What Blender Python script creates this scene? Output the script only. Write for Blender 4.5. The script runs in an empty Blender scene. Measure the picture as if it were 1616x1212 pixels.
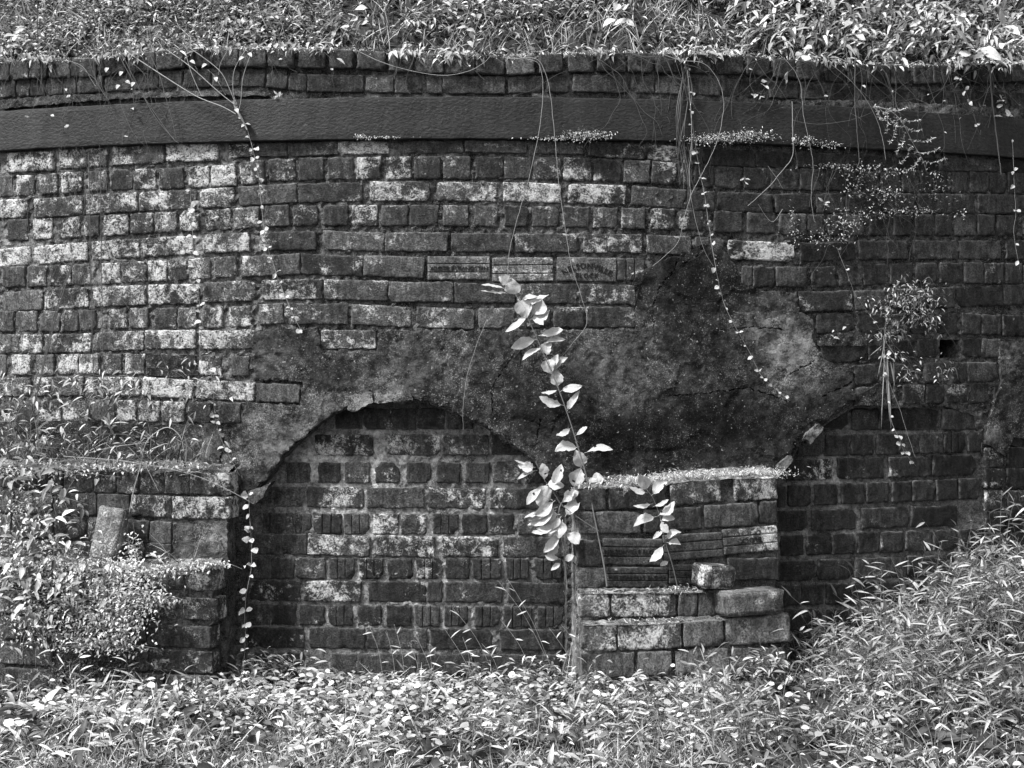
import bpy, bmesh, math, random
import numpy as np
from mathutils import Vector, Matrix, noise as mnoise
from mathutils.geometry import delaunay_2d_cdt

random.seed(7); RNG = np.random.default_rng(7)
SC = bpy.context.scene
COL = SC.collection
PI = math.pi

# ------------------------------------------------------------------ camera
EZ = 1.15                      # eye height
F = 2500.0                     # focal length in photograph pixels (1616 wide)
cam_d = bpy.data.cameras.new("camera"); cam = bpy.data.objects.new("camera", cam_d)
COL.objects.link(cam); SC.camera = cam
cam.location = (0, 0, EZ); cam.rotation_euler = (PI/2, 0, 0)
cam_d.sensor_width = 36; cam_d.lens = 36*F/1616; cam_d.clip_end = 800; cam_d.clip_start = 0.1

# ------------------------------------------------------------------ world, sun, exposure
SUN_EL, SUN_AZ = math.radians(54), math.radians(-122)   # azimuth measured from +Y, clockwise
w = bpy.data.worlds.new("World"); SC.world = w; w.use_nodes = True
nt = w.node_tree; nt.nodes.clear()
sky = nt.nodes.new("ShaderNodeTexSky"); sky.sky_type = 'NISHITA'; sky.sun_disc = False
sky.sun_elevation = SUN_EL; sky.sun_rotation = SUN_AZ; sky.dust_density = 4; sky.air_density = 1.5
bw = nt.nodes.new("ShaderNodeRGBToBW"); bg = nt.nodes.new("ShaderNodeBackground"); wo = nt.nodes.new("ShaderNodeOutputWorld")
nt.links.new(sky.outputs[0], bw.inputs[0]); nt.links.new(bw.outputs[0], bg.inputs[0]); nt.links.new(bg.outputs[0], wo.inputs[0])
bg.inputs[1].default_value = 0.085
sd = bpy.data.lights.new("sun", 'SUN'); so = bpy.data.objects.new("sun", sd); COL.objects.link(so)
sd.energy = 2.4; sd.angle = math.radians(10); sd.color = (1, 1, 1)
sdir = Vector((math.sin(SUN_AZ)*math.cos(SUN_EL), math.cos(SUN_AZ)*math.cos(SUN_EL), math.sin(SUN_EL)))
so.rotation_euler = sdir.to_track_quat('Z', 'Y').to_euler()
vs = SC.view_settings
vs.view_transform = 'Standard'; vs.look = 'None'; vs.gamma = 1; vs.use_curve_mapping = False
vs.exposure = 1.5

# ------------------------------------------------------------------ kiln geometry helpers
R = 5.4; AX, AY = -0.21, 11.4
def hit(px, py, off=0.0):
    """point of the photograph -> (angle, height) on the cylinder of radius R+off"""
    dx = (px-808)/F; dz = (606-py)/F; r = R+off
    a = dx*dx+1; b = -2*(dx*AX+AY); c = AX*AX+AY*AY-r*r
    D = b*b-4*a*c
    t = (-b-math.sqrt(max(D, 0)))/(2*a)
    x, y = t*dx, t
    return math.atan2(x-AX, AY-y), EZ+t*dz
def pt(th, z, off=0.0):
    return Vector((AX+(R+off)*math.sin(th), AY-(R+off)*math.cos(th), z))
def P(px, py, off=0.0):
    th, z = hit(px, py, off); return pt(th, z, off)
def pxs(off=0.0, px=808, py=606):
    return (P(px, py, off).y)/F          # metres per photo pixel there
def n3(x, y, z=0.0): return mnoise.noise(Vector((x, y, z)))
def fbm(x, y, z=0.0, o=4): return mnoise.fractal(Vector((x, y, z)), 1.0, 2.0, o)

def interp(c, x):
    if x <= c[0][0]: return c[0][1:]
    for a, b in zip(c, c[1:]):
        if x <= b[0]:
            k = (x-a[0])/(b[0]-a[0]); return tuple(p+(q-p)*k for p, q in zip(a[1:], b[1:]))
    return c[-1][1:]

# ------------------------------------------------------------------ object helpers
def tag(o, label=None, cat=None, group=None, kind=None):
    if label: o["label"] = label
    if cat: o["category"] = cat
    if group: o["group"] = group
    if kind: o["kind"] = kind
    return o
def empty(name, loc, label, cat, group=None):
    o = bpy.data.objects.new(name, None); COL.objects.link(o); o.location = loc; o.empty_display_size = .05
    return tag(o, label, cat, group)
def link(name, me, mats, parent=None, smooth=True):
    o = bpy.data.objects.new(name, me); COL.objects.link(o)
    for m in (mats if isinstance(mats, (list, tuple)) else [mats]):
        if len(me.materials) < len(mats if isinstance(mats, (list, tuple)) else [mats]): me.materials.append(m)
    if smooth: me.shade_smooth()
    if parent is not None:
        o.parent = parent
        o.matrix_parent_inverse = Matrix.Translation(-parent.location)
    return o
def mesh_py(name, v, f):
    me = bpy.data.meshes.new(name); me.from_pydata(v, [], f); me.update(); return me
def mesh_np(name, V, Q, tri=False):
    """fast mesh from numpy arrays; Q is (n,k) of constant k"""
    me = bpy.data.meshes.new(name); k = Q.shape[1]
    me.vertices.add(len(V)); me.vertices.foreach_set("co", V.astype(np.float32).ravel())
    me.loops.add(Q.size); me.loops.foreach_set("vertex_index", Q.astype(np.int32).ravel())
    me.polygons.add(len(Q)); me.polygons.foreach_set("loop_start", np.arange(0, Q.size, k, dtype=np.int32))
    me.update(calc_edges=True); me.validate(); return me

# ------------------------------------------------------------------ materials
class NT:
    def __init__(s, name):
        s.m = bpy.data.materials.new(name); s.m.use_nodes = True; s.t = s.m.node_tree; s.t.nodes.clear()
    def n(s, typ, **kw):
        o = s.t.nodes.new("ShaderNode"+typ)
        for k, v in kw.items(): setattr(o, k, v)
        return o
    def l(s, a, b): s.t.links.new(a, b)
    def put(s, sock, v):
        if isinstance(v, (int, float)): sock.default_value = v
        elif isinstance(v, tuple): sock.default_value = v
        else: s.l(v, sock)
    def math(s, op, a, b=0.0, c=None, clamp=False):
        o = s.n("Math", operation=op, use_clamp=clamp); s.put(o.inputs[0], a); s.put(o.inputs[1], b)
        if c is not None: s.put(o.inputs[2], c)
        return o.outputs[0]
    def noise(s, vec, scale, detail=4, rough=.6, dist=0.0):
        o = s.n("TexNoise"); s.put(o.inputs['Vector'], vec); o.inputs['Scale'].default_value = scale
        o.inputs['Detail'].default_value = detail; o.inputs['Roughness'].default_value = rough; o.inputs['Distortion'].default_value = dist
        return o.outputs[0]
    def step(s, v, lo, hi, a=0.0, b=1.0):
        o = s.n("MapRange", interpolation_type='SMOOTHSTEP'); s.put(o.inputs[0], v); s.put(o.inputs[1], lo); s.put(o.inputs[2], hi)
        s.put(o.inputs[3], a); s.put(o.inputs[4], b); return o.outputs[0]
    def mix(s, f, a, b):
        o = s.n("Mix", data_type='FLOAT'); s.put(o.inputs[0], f); s.put(o.inputs[2], a); s.put(o.inputs[3], b); return o.outputs[0]
    def attr(s, name):
        o = s.n("Attribute", attribute_name=name); return o.outputs['Fac']
    def out(s, col, rough=.9, bump=None, spec=.2, transl=0.0, bstr=1.0, bdist=.003):
        p = s.n("BsdfPrincipled"); s.put(p.inputs['Base Color'], col); s.put(p.inputs['Roughness'], rough)
        p.inputs['Specular IOR Level'].default_value = spec
        if bump is not None:
            b = s.n("Bump"); b.inputs['Strength'].default_value = bstr; b.inputs['Distance'].default_value = bdist
            s.put(b.inputs['Height'], bump); s.l(b.outputs[0], p.inputs['Normal'])
        sh = p.outputs[0]
        if transl > 0:
            t = s.n("BsdfTranslucent"); s.put(t.inputs[0], col); mx = s.n("MixShader"); mx.inputs[0].default_value = transl
            s.l(sh, mx.inputs[1]); s.l(t.outputs[0], mx.inputs[2]); sh = mx.outputs[0]
        o = s.n("OutputMaterial"); s.l(sh, o.inputs[0]); return s.m

def mat_brick():
    s = NT("weathered_brick")
    tc = s.n("TexCoord"); oi = s.n("ObjectInfo")
    off = s.n("VectorMath", operation='MULTIPLY_ADD'); s.l(oi.outputs['Random'], off.inputs[0]); off.inputs[1].default_value = (37, 53, 71); s.l(tc.outputs['Object'], off.inputs[2])
    v = off.outputs[0]
    sep = s.n("SeparateColor"); s.l(oi.outputs['Color'], sep.inputs[0]); tone, lich, soot = sep.outputs[0], sep.outputs[1], sep.outputs[2]
    geo = s.n("NewGeometry"); pos = geo.outputs['Position']
    big = s.noise(v, 9, 5, .6); mid = s.noise(v, 34, 8, .7, .4); fine = s.noise(v, 170, 4, .7)
    mp = s.n("Mapping"); mp.inputs['Scale'].default_value = (1, 1, .25); s.l(v, mp.inputs[0])
    streak = s.noise(mp.outputs[0], 60, 3, .6)
    base = s.math('MULTIPLY', s.math('MULTIPLY_ADD', s.math('ADD', big, mid), .11, -.062), tone)
    base = s.math('MAXIMUM', base, .008)
    base = s.math('MULTIPLY', base, s.step(fine, .36, .64, .5, 1.6))
    base = s.math('MULTIPLY', base, s.step(streak, .38, .62, .7, 1.35))
    # edge wear on the arrises
    edge = s.attr("edge")
    ew = s.math('MULTIPLY', s.step(mid, .42, .6), s.math('MULTIPLY', edge, .6))
    base = s.mix(ew, base, .16)
    # white crust and lichen
    m0 = s.math('ADD', s.math('MULTIPLY', mid, .46), s.math('MULTIPLY', big, .5)); m0 = s.math('ADD', m0, s.math('MULTIPLY', fine, .22))
    wn = s.noise(pos, 5.5, 4, .6, .5); m0 = s.math('ADD', m0, s.math('MULTIPLY_ADD', wn, .34, -.17))
    thr = s.math('MULTIPLY_ADD', lich, -.205, .722)
    mask = s.step(m0, thr, s.math('ADD', thr, .11))
    lc = s.mix(s.step(s.math('ADD', s.math('MULTIPLY', mid, .5), s.math('MULTIPLY', fine, .5)), .38, .60), .06, .66)
    col = s.mix(s.math('MULTIPLY', mask, .9), base, lc)
    sm = s.step(s.noise(pos, 22, 7, .75, .6), .565, .625); smc = s.math('MULTIPLY', s.step(s.noise(pos, 150, 3, .7), .35, .65, .035, .16), s.math('MINIMUM', tone, 1.3))
    col = s.mix(s.math('MULTIPLY', sm, .75), col, smc)
    # black soot freckles
    vo = s.noise(v, 95, 2, .5); col = s.mix(s.math('MULTIPLY', s.step(vo, .60, .68), s.math('MULTIPLY', soot, .9)), col, .012)
    h = s.math('ADD', s.math('MULTIPLY', mid, 1.0), s.math('MULTIPLY', fine, .5))
    h = s.math('ADD', h, s.math('MULTIPLY', mask, .25))
    return s.out(col, .88, h, .25, bstr=1, bdist=.007)
def mat_mortar(name="mortar", lo=.016, hi=.15, spk=.8):
    s = NT(name); geo = s.n("NewGeometry"); v = geo.outputs['Position']
    a = s.noise(v, 3.2, 5, .65); b = s.noise(v, 45, 8, .75); c = s.noise(v, 220, 3, .7)
    base = s.math('MULTIPLY', s.mix(s.step(b, .35, .68), lo, hi), s.step(a, .35, .65, .6, 1.45))
    base = s.math('MULTIPLY', base, s.math('MULTIPLY_ADD', s.attr("patch"), 2.4, .75)); wn = s.noise(v, 5.5, 4, .6, .5); base = s.math('MULTIPLY', base, s.step(wn, .42, .66, .8, 1.7))
    sp = s.math('MULTIPLY', s.step(c, .52, .62), spk)
    base = s.mix(s.math('MULTIPLY', sp, s.math('MULTIPLY_ADD', s.attr("patch"), .8, .4)), base, .36)
    base = s.mix(s.math('MULTIPLY', s.step(s.noise(v, 30, 6, .8), .62, .7), s.math('MULTIPLY_ADD', s.attr("patch"), .6, .06)), base, .33)
    h = s.math('ADD', s.math('MULTIPLY', b, 1.1), s.math('MULTIPLY', c, .6))
    return s.out(base, .95, h, .15, bstr=1, bdist=.010)
def mat_plaster():
    s = NT("old_render"); geo = s.n("NewGeometry"); v = geo.outputs['Position']
    a = s.noise(v, 4, 6, .6, .5); b = s.noise(v, 26, 9, .75); c = s.noise(v, 190, 4, .75); d = s.noise(v, 90, 4, .7)
    base = s.mix(s.step(b, .36, .64), .010, .060)
    base = s.math('MULTIPLY', base, s.step(a, .36, .64, .75, 1.2))
    pa = s.attr("patch")
    base = s.math('MULTIPLY', base, s.math('MAXIMUM', s.math('MULTIPLY_ADD', pa, 2.4, 1.0), .22))
    thr = s.math('MULTIPLY_ADD', pa, -.08, .595)
    sp = s.step(s.math('ADD', s.math('MULTIPLY', c, .6), s.math('MULTIPLY', s.math('ADD', b, d), .2)), s.math('ADD', thr, -.07), thr)
    base = s.mix(s.math('MULTIPLY', sp, s.step(s.noise(v, 7, 4, .6), .38, .62, .15, .85)), base, .28)
    base = s.math('MULTIPLY', base, s.step(s.noise(v, 16, 8, .75), .36, .62, .7, 1.2))
    sp2 = s.step(s.noise(v, 75, 2, .5), .70, .72); base = s.mix(s.math('MULTIPLY', sp2, .8), base, .3)
    h = s.math('ADD', s.math('ADD', b, s.math('MULTIPLY', d, .6)), s.math('MULTIPLY', c, .4))
    return s.out(base, .95, h, .15, bstr=1, bdist=.010)
def mat_iron():
    s = NT("rusted_iron"); geo = s.n("NewGeometry"); v = geo.outputs['Position']
    mp = s.n("Mapping"); mp.inputs['Scale'].default_value = (.7, .7, 1.1); mp.inputs['Rotation'].default_value = (0, .12, 0); s.l(v, mp.inputs[0])
    a = s.noise(mp.outputs[0], 105, 4, .6, .3); b = s.noise(v, 5, 5, .6); c = s.noise(v, 240, 2, .6)
    mp2 = s.n("Mapping"); mp2.inputs['Scale'].default_value = (1, 1, .12); s.l(v, mp2.inputs[0])
    col = s.math('MULTIPLY', s.mix(s.step(a, .3, .7), .013, .024), s.step(b, .3, .7, .75, 1.3))
    col = s.math('MULTIPLY', col, s.step(s.noise(mp2.outputs[0], 26, 4, .6), .36, .66, .85, 1.25))
    col = s.mix(s.math('MULTIPLY', s.step(s.noise(v, 42, 6, .75), .64, .69), .5), col, .14)
    h = s.math('ADD', a, s.math('MULTIPLY', c, .12))
    return s.out(col, .6, h, .3, bstr=.8, bdist=.0045)
def mat_leaf(name, lo, hi, transl=.3, rough=.55, vein=False, spec=.35, pw=1.5):
    s = NT(name); geo = s.n("NewGeometry"); v = geo.outputs['Position']
    r = geo.outputs['Random Per Island']
    a = s.noise(v, 130, 4, .6)
    col = s.math('MULTIPLY', s.mix(s.math('POWER', r, pw), lo, hi), s.step(a, .3, .7, .86, 1.1))
    if vein:
        uv = s.n("TexCoord"); sp = s.n("SeparateXYZ"); s.l(uv.outputs['UV'], sp.inputs[0])
        x = s.math('ABSOLUTE', s.math('SUBTRACT', sp.outputs[0], .5))
        rib = s.step(x, .0, .035, 1, 0)
        side = s.math('SINE', s.math('MULTIPLY', s.math('SUBTRACT', sp.outputs[1], s.math('MULTIPLY', x, .8)), 46))
        vn = s.math('MAXIMUM', rib, s.math('MULTIPLY', s.step(side, .75, 1.0), .5))
        col = s.mix(s.math('MULTIPLY', vn, .38), col, s.math('MULTIPLY', col, .45))
        hole = s.step(s.noise(v, 210, 2, .5), .7, .74); col = s.mix(s.math('MULTIPLY', hole, .8), col, .06)
        return s.out(col, rough, s.math('MULTIPLY', vn, -1.0), spec, transl, bstr=.5, bdist=.001)
    return s.out(col, rough, None, spec, transl)
def mat_flat(name, v, var=.3, rough=.85, scale=60):
    s = NT(name); geo = s.n("NewGeometry")
    a = s.noise(geo.outputs['Position'], scale, 5, .65)
    return s.out(s.mix(a, v*(1-var), v*(1+var)), rough, a, .2, bstr=.5, bdist=.002)

M_BRICK = mat_brick(); M_MORTAR = mat_mortar(); M_MORTAR_L = mat_mortar("pale_mortar", .05, .26, .9); M_PLAST = mat_plaster(); M_IRON = mat_iron()
M_LEAF = mat_leaf("bright_leaf", .06, .68, .2, pw=1.7); M_LEAF_D = mat_leaf("dull_leaf", .03, .64, .15, pw=1.7); M_BIG = mat_leaf("broad_leaf", .26, .62, .2, .5, True, pw=.8)
M_GRASS = mat_leaf("grass_blade", .03, .55, .12, pw=2.4); M_STILT = mat_leaf("stilt_grass_leaf", .035, .46, .12, .45, pw=1.6); M_MOSS = mat_leaf("moss", .12, .75, .2, pw=1.0)
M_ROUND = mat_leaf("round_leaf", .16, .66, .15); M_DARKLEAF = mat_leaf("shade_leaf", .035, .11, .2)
M_STEM = mat_flat("green_stem", .20); M_TWIG = mat_flat("dry_twig", .10); M_TWIG_L = mat_flat("pale_twig", .30); M_TWIG_M = mat_flat("sapling_bark", .13)
M_SOIL = mat_flat("soil", .03, .5, .95, 25); M_LETTER = mat_flat("pressed_letter", .012, .3)

# ------------------------------------------------------------------ slabs: any outline of the wall as real relief
def dens(poly, step, jit, seed=0, close=True):
    out = []; n = len(poly); rr = random.Random(seed)
    for i in range(n if close else n-1):
        a = poly[i]; b = poly[(i+1) % n]; L = math.hypot(b[0]-a[0], b[1]-a[1]); k = max(1, int(L/step))
        for j in range(k):
            t = j/k; x = a[0]+(b[0]-a[0])*t; y = a[1]+(b[1]-a[1])*t
            out.append((x+rr.uniform(-jit, jit), y+rr.uniform(-jit, jit)))
    if not close: out.append(poly[-1])
    return out
def patchval(blobs, x, y):
    v = 0; m = 0; wx = x+22*fbm(x*.012, y*.012, 5); wy = y+22*fbm(x*.012, y*.012, 9)
    for (cx, cy, rx, ry, a) in blobs:
        d = ((wx-cx)/rx)**2+((wy-cy)/ry)**2
        if d < 5:
            k = a*math.exp(-d)
            if a > 0: v = max(v, k)
            else: m = min(m, k)
    return v+m
def slab(name, poly, front, back, mat, parent, holes=(), grid=7, jit=1.5, amp=.004, freq=30, blobs=(), cracks=(), seed=1, hole_back=None, shape=None, edge_drop=0.0):
    """relief slab on the kiln surface: outline in photo pixels, front/back as radial offsets in metres"""
    rings = [dens(poly, grid, jit, seed)]+[dens(h, grid, jit, seed+5+i) for i, h in enumerate(holes)]
    verts = []; edges = []; info = []
    for r in rings:
        s0 = len(verts); verts += r; m = len(r)
        edges += [(s0+i, s0+(i+1) % m) for i in range(m)]
    nb = len(verts)
    deep = set()
    ck = []
    for ci, c in enumerate(cracks):
        d = dens(c, 5, 1.6, seed+50+ci, close=False)
        for k, p in enumerate(d):
            ck.append((p, 1)); 
            q = d[min(k+1, len(d)-1)]; p0 = d[max(k-1, 0)]
            tx, ty = q[0]-p0[0], q[1]-p0[1]; L = math.hypot(tx, ty) or 1
            wd = 1.3+.9*n3(p[0]*.05, p[1]*.05, 3)
            ck.append(((p[0]-ty/L*wd, p[1]+tx/L*wd), 0)); ck.append(((p[0]+ty/L*wd, p[1]-tx/L*wd), 0))
    xs = [p[0] for p in rings[0]]; ys = [p[1] for p in rings[0]]
    def inside(p, ring):
        c = False; x, y = p; j = len(ring)-1
        for i in range(len(ring)):
            xi, yi = ring[i]; xj, yj = ring[j]
            if (yi > y) != (yj > y) and x < (xj-xi)*(y-yi)/(yj-yi)+xi: c = not c
            j = i
        return c
    def ok(p):
        return inside(p, rings[0]) and not any(inside(p, h) for h in rings[1:])
    for p, dflag in ck:
        if ok(p):
            if dflag: deep.add(len(verts))
            verts.append(p)
    rr = random.Random(seed)
    # interior grid by scanlines (fast)
    R0 = [np.array(r) for r in rings]
    y = min(ys)+grid/2
    while y < max(ys):
        xx = np.arange(min(xs)+grid/2, max(xs), grid); xx = xx+RNG.uniform(-grid*.3, grid*.3, len(xx))
        yy = y+RNG.uniform(-grid*.3, grid*.3, len(xx)); c = np.zeros(len(xx), bool)
        for A in R0:
            B = np.roll(A, 1, 0)
            cc = ((A[:, 1][:, None] > yy) != (B[:, 1][:, None] > yy)) & (xx < (B[:, 0]-A[:, 0])[:, None]*(yy-A[:, 1][:, None])/((B[:, 1]-A[:, 1])[:, None]+1e-9)+A[:, 0][:, None])
            c ^= (cc.sum(0) % 2).astype(bool)
        verts += [(a, b) for a, b, k in zip(xx, yy, c) if k]
        y += grid
    src = verts
    vo, eo, fo, ov, oe, of = delaunay_2d_cdt([Vector(v) for v in src], edges, [], 2, 1e-4)
    # keep triangles inside (even-odd against rings)
    V = []; PV = []
    isb = [any(k < nb for k in o) for o in ov]; isd = [any(k in deep for k in o) for o in ov]
    ph = [shape(v[0], v[1]) if shape else 0 for v in vo]
    for v, b_, d_, h_ in zip(vo, isb, isd, ph):
        x, y = v
        o = front+h_+amp*fbm(x*.0024*freq, y*.0024*freq, seed)
        if d_: o = front-.012
        if b_: o -= edge_drop
        V.append(P(x, y, o)); PV.append(patchval(blobs, x, y))
    Fc = []
    for f in fo:
        cx = sum(vo[i][0] for i in f)/len(f); cy = sum(vo[i][1] for i in f)/len(f)
        if ok((cx, cy)): Fc.append(list(f))
    # boundary skirt
    cnt = {}
    for f in Fc:
        for i in range(len(f)):
            e = (f[i], f[(i+1) % len(f)]); k = (min(e), max(e)); cnt.setdefault(k, []).append(e)
    bmap = {}
    def bk(i):
        if i not in bmap:
            x, y = vo[i]; hb = back
            th, z = hit(x, y, front); bmap[i] = len(V); V.append(pt(th, z, hb)); PV.append(PV[i]*.5)
        return bmap[i]
    for k, es in cnt.items():
        if len(es) == 1:
            a, b = es[0]; Fc.append([b, a, bk(a), bk(b)])
    me = mesh_py(name, V, Fc)
    at = me.attributes.new("patch", 'FLOAT', 'POINT'); at.data.foreach_set("value", PV)
    bm = bmesh.new(); bm.from_mesh(me); bmesh.ops.recalc_face_normals(bm, faces=bm.faces); bm.to_mesh(me); bm.free()
    o = link(name, me, mat, parent, smooth=False)
    return o

# ------------------------------------------------------------------ bricks
def brick_mesh(name, w, h, d, seed, nx, ny, rough=1.0, groove=None):
    """front at y=0 facing -y; worn irregular outline, rounded arrises; groove: ('h'|'v', positions in -1..1)"""
    us = list(np.linspace(-1, 1, nx+1)); vs_ = list(np.linspace(-1, 1, ny+1)); rr = random.Random(seed)
    for L, q in ((us, .0028/(w/2)), (vs_, .0028/(h/2))):
        L += [-1+q, 1-q, -1+q*2.1, 1-q*2.1]; L.sort()
    gset = []
    if groove:
        ax, ps = groove; half = .0012/((h if ax == 'h' else w)/2)
        L = vs_ if ax == 'h' else us
        for p in ps:
            L[:] = [q for q in L if abs(q-p) > half*5 or abs(q) == 1]+[p-half*4, p-half*2, p-half*.7, p+half*.7, p+half*2, p+half*4]
        L.sort(); gset = ps
    V = []; E = []; ox = rr.uniform(0, 99)
    cr = rr.uniform(.0015, .006)*rough
    chips = [(rr.choice((-1, 1)), rr.choice((-1, 1)), rr.uniform(.010, .024)*rough) for _ in range(rr.choice((0, 1, 1, 2)))]+[(rr.uniform(-1, 1), rr.choice((-1, 1)), rr.uniform(.006, .013)*rough) for _ in range(rr.choice((0, 1, 2)))]
    for v in vs_:
        for u in us:
            x = u*w/2; z = v*h/2
            # rounded rectangle outline
            ex = w/2-abs(x); ez = h/2-abs(z)
            if ex < cr and ez < cr:
                q = math.hypot(cr-ex, cr-ez)
                if q > cr:
                    k = cr/q; x = math.copysign(w/2-cr+(cr-ex)*k, x); z = math.copysign(h/2-cr+(cr-ez)*k, z)
            k = 1.0
            x += .0042*rough*n3(ox+z*55, ox+x*20, 1)*(1 if abs(u) > .6 else .2)
            z += .0040*rough*n3(ox+x*42, ox+z*20, 5)*(1 if abs(v) > .5 else .2)
            e = min(w/2-abs(u*w/2), h/2-abs(v*h/2))
            drop = .0030*math.exp(-(e/.0022)) * (1+.7*n3(x*50+ox, z*50, 2))
            y = drop + .0022*rough*fbm(x*20+ox, z*20, 7, 3)+.0018*rough*n3(x*120, z*120, ox)+.0025*rough*max(0, n3(x*16+ox, z*22, 3)-.15)
            for (a, b, s) in chips:
                dd = math.hypot(a*w/2-x, b*h/2-z)
                if dd < s: y += (s-dd)*.8
            ed = math.exp(-e/.0035)
            if gset:
                c = v if groove[0] == 'h' else u; hh = .0012/((h if groove[0] == 'h' else w)/2)
                if any(abs(c-p) < hh for p in gset): y += .005; ed = 0
            V.append((x, y, z)); E.append(min(1, ed))
    NX, NY = len(us), len(vs_); Fc = []
    for j in range(NY-1):
        for i in range(NX-1):
            a = j*NX+i; Fc.append((a, a+1, a+NX+1, a+NX))
    ring = [i for i in range(NX)]+[j*NX+NX-1 for j in range(1, NY)]+[(NY-1)*NX+i for i in range(NX-2, -1, -1)]+[j*NX for j in range(NY-2, 0, -1)]
    b0 = len(V)
    for t in (.18, 1.0):
        for i in ring:
            x, y, z = V[i]; V.append((x, d*t, z)); E.append(.4 if t < .5 else 0)
    m = len(ring)
    for i in range(m):
        j = (i+1) % m
        Fc.append((ring[j], ring[i], b0+i, b0+j)); Fc.append((b0+j, b0+i, b0+m+i, b0+m+j))
    Fc.append(tuple(b0+m+i for i in range(m)))
    me = mesh_py(name, V, Fc); at = me.attributes.new("edge", 'FLOAT', 'POINT'); at.data.foreach_set("value", E)
    me.materials.append(M_BRICK); me.shade_smooth(); me["size"] = (w, h); return me
HW, SW, BH = .092, .215, .078
VH = [brick_mesh("header_brick", HW, BH, .10, i, 9, 7) for i in range(14)]
VS = [brick_mesh("stretcher_brick", SW, BH, .10, 40+i, 18, 7) for i in range(14)]
VG = [brick_mesh("grooved_brick", HW, BH, .10, 80+i, 8, 6, 1.0, ('v', (-.34, .28))) for i in range(3)]
VB = [brick_mesh("ribbed_block", .225, .088, .10, 90+i, 14, 6, .6, ('h', (-.36, .36))) for i in range(3)]
VX = brick_mesh("plain_block", .225, .088, .10, 97, 14, 6, .5)
VP = brick_mesh("double_header", .13, BH, .10, 98, 10, 6)

# crust / lichen amounts where the photograph shows pale bricks: x, y, radius, amount
PALE = [(310,240,45,1.15),(215,243,40,.75),(105,248,40,.85),(60,250,50,.7),(40,290,22,.85),(112,288,24,1.0),(190,283,16,.6),(355,275,22,.7),(440,267,22,.8),
 (20,330,40,.7),(80,320,30,.8),(110,318,30,.85),(270,315,50,.6),(345,312,30,.75),(300,350,60,.75),(215,352,22,.75),(345,348,20,.85),(20,405,40,1.1),(115,398,35,1.2),(195,390,35,1.1),
 (240,430,24,.9),(350,418,20,.85),(355,380,40,.7),(110,468,35,.95),(200,466,40,.75),(350,458,40,.8),(75,505,24,.8),(187,502,16,.85),(260,502,20,.8),(380,500,20,.85),(10,505,20,.7),
 (190,537,40,.85),(380,537,30,1.1),(270,535,40,.6),(35,575,16,.85),(70,575,16,.75),(105,575,22,1.05),(212,572,18,1.0),(190,610,22,1.0),(262,608,35,1.25),(345,612,30,1.0),(380,612,30,1.0),(330,612,20,.9),
 (570,232,42,1.15),(460,240,30,.5),(582,265,20,.95),(630,265,20,.9),(630,300,50,.7),(740,300,40,.75),(700,300,20,.4),(830,302,40,1.0),(940,304,45,1.0),(975,236,45,.6),(1045,242,25,.8),(960,383,45,.85),
 (770,265,20,.6),(860,268,22,.7),(910,268,22,.75),(1000,268,20,.65),(960,268,20,.5),(1045,275,20,.6),(490,345,20,.5),(575,345,20,.75),(640,345,20,.5),(910,350,20,.5),(960,350,20,.6),(1000,350,20,.55),
 (1200,400,38,1.2),(1160,400,25,1.0),(565,535,30,.9),(840,465,40,.55),(900,465,30,.6),(480,455,30,.7),(450,375,40,.7),(560,380,40,.5),(620,420,40,.5),(720,423,45,.35),(830,425,45,.6),(925,425,45,.35),(700,500,40,.5),(870,500,60,.55),
 (545,700,35,.75),(640,700,40,.55),(540,785,30,.75),(515,785,30,.6),(740,790,24,.7),(440,790,24,.35),(610,826,20,.85),(525,861,45,.85),(640,861,40,.68),(740,861,40,.66),(815,861,25,.6),(480,827,20,.5),(655,827,20,.6),
 (430,934,30,.6),(525,934,42,.72),(625,934,30,.4),(575,898,20,.6),(510,1008,25,.75),(605,1008,20,.5),(680,898,20,.6),(880,934,20,.7),(580,970,20,.5),
 (330,762,40,.8),(330,803,40,1.1),(235,803,35,.6),(245,762,18,.5),(320,850,40,.6),(320,915,30,.7),(315,960,30,.8),(245,963,35,.7),(330,855,30,.85),(60,790,40,.3),(170,845,25,.5),
 (1190,770,35,.85),(1100,775,40,.7),(1000,787,30,.4),(1190,851,40,.6),(1015,955,50,.7),(940,955,25,.75),(945,1005,25,.85),(1020,1003,50,.9),(1180,950,40,.6),(1275,475,30,.7),(1320,475,25,.5),(1290,430,20,.5),
 (1375,295,25,.4),(1565,722,20,.7),(1565,755,20,.6),(1570,790,20,.6),(1410,510,16,.5),(1450,510,16,.5),(1440,590,35,.5),(1445,622,18,.6),(1510,622,16,.5),(1265,740,35,.6),(1575,430,20,.5),(1570,620,18,.6),(1290,1000,10,.1)]
def lichen(x, y):
    if y < 225: return .12 if x > 200 else .3
    if x < 410 and y < 740: b = random.choice((.4, .65, .8, .95))
    elif y < 640: b = .42 if x < 1100 else .12
    elif x < 400: b = .38
    elif x < 900: b = .30 if y < 900 else .22
    else: b = .12
    for (cx, cy, r, a) in PALE:
        if abs(y-cy) < 16 and abs(x-cx) < r*.8: b = max(b, min(a, .6+.4*a) if a < 1.15 else a)
    return b
def tone(x, y):
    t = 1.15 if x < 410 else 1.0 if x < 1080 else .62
    if y < 225: t = .85 if x < 1150 else .55
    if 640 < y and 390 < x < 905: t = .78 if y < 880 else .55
    if 905 < x < 1235 and y > 740: t = .75
    if x < 380 and y > 735: t = 1.1
    if 905 < x < 1245 and y > 925: t = 1.7
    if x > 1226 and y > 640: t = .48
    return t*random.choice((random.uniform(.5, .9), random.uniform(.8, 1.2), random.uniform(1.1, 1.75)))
STUFFB = {}
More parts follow.
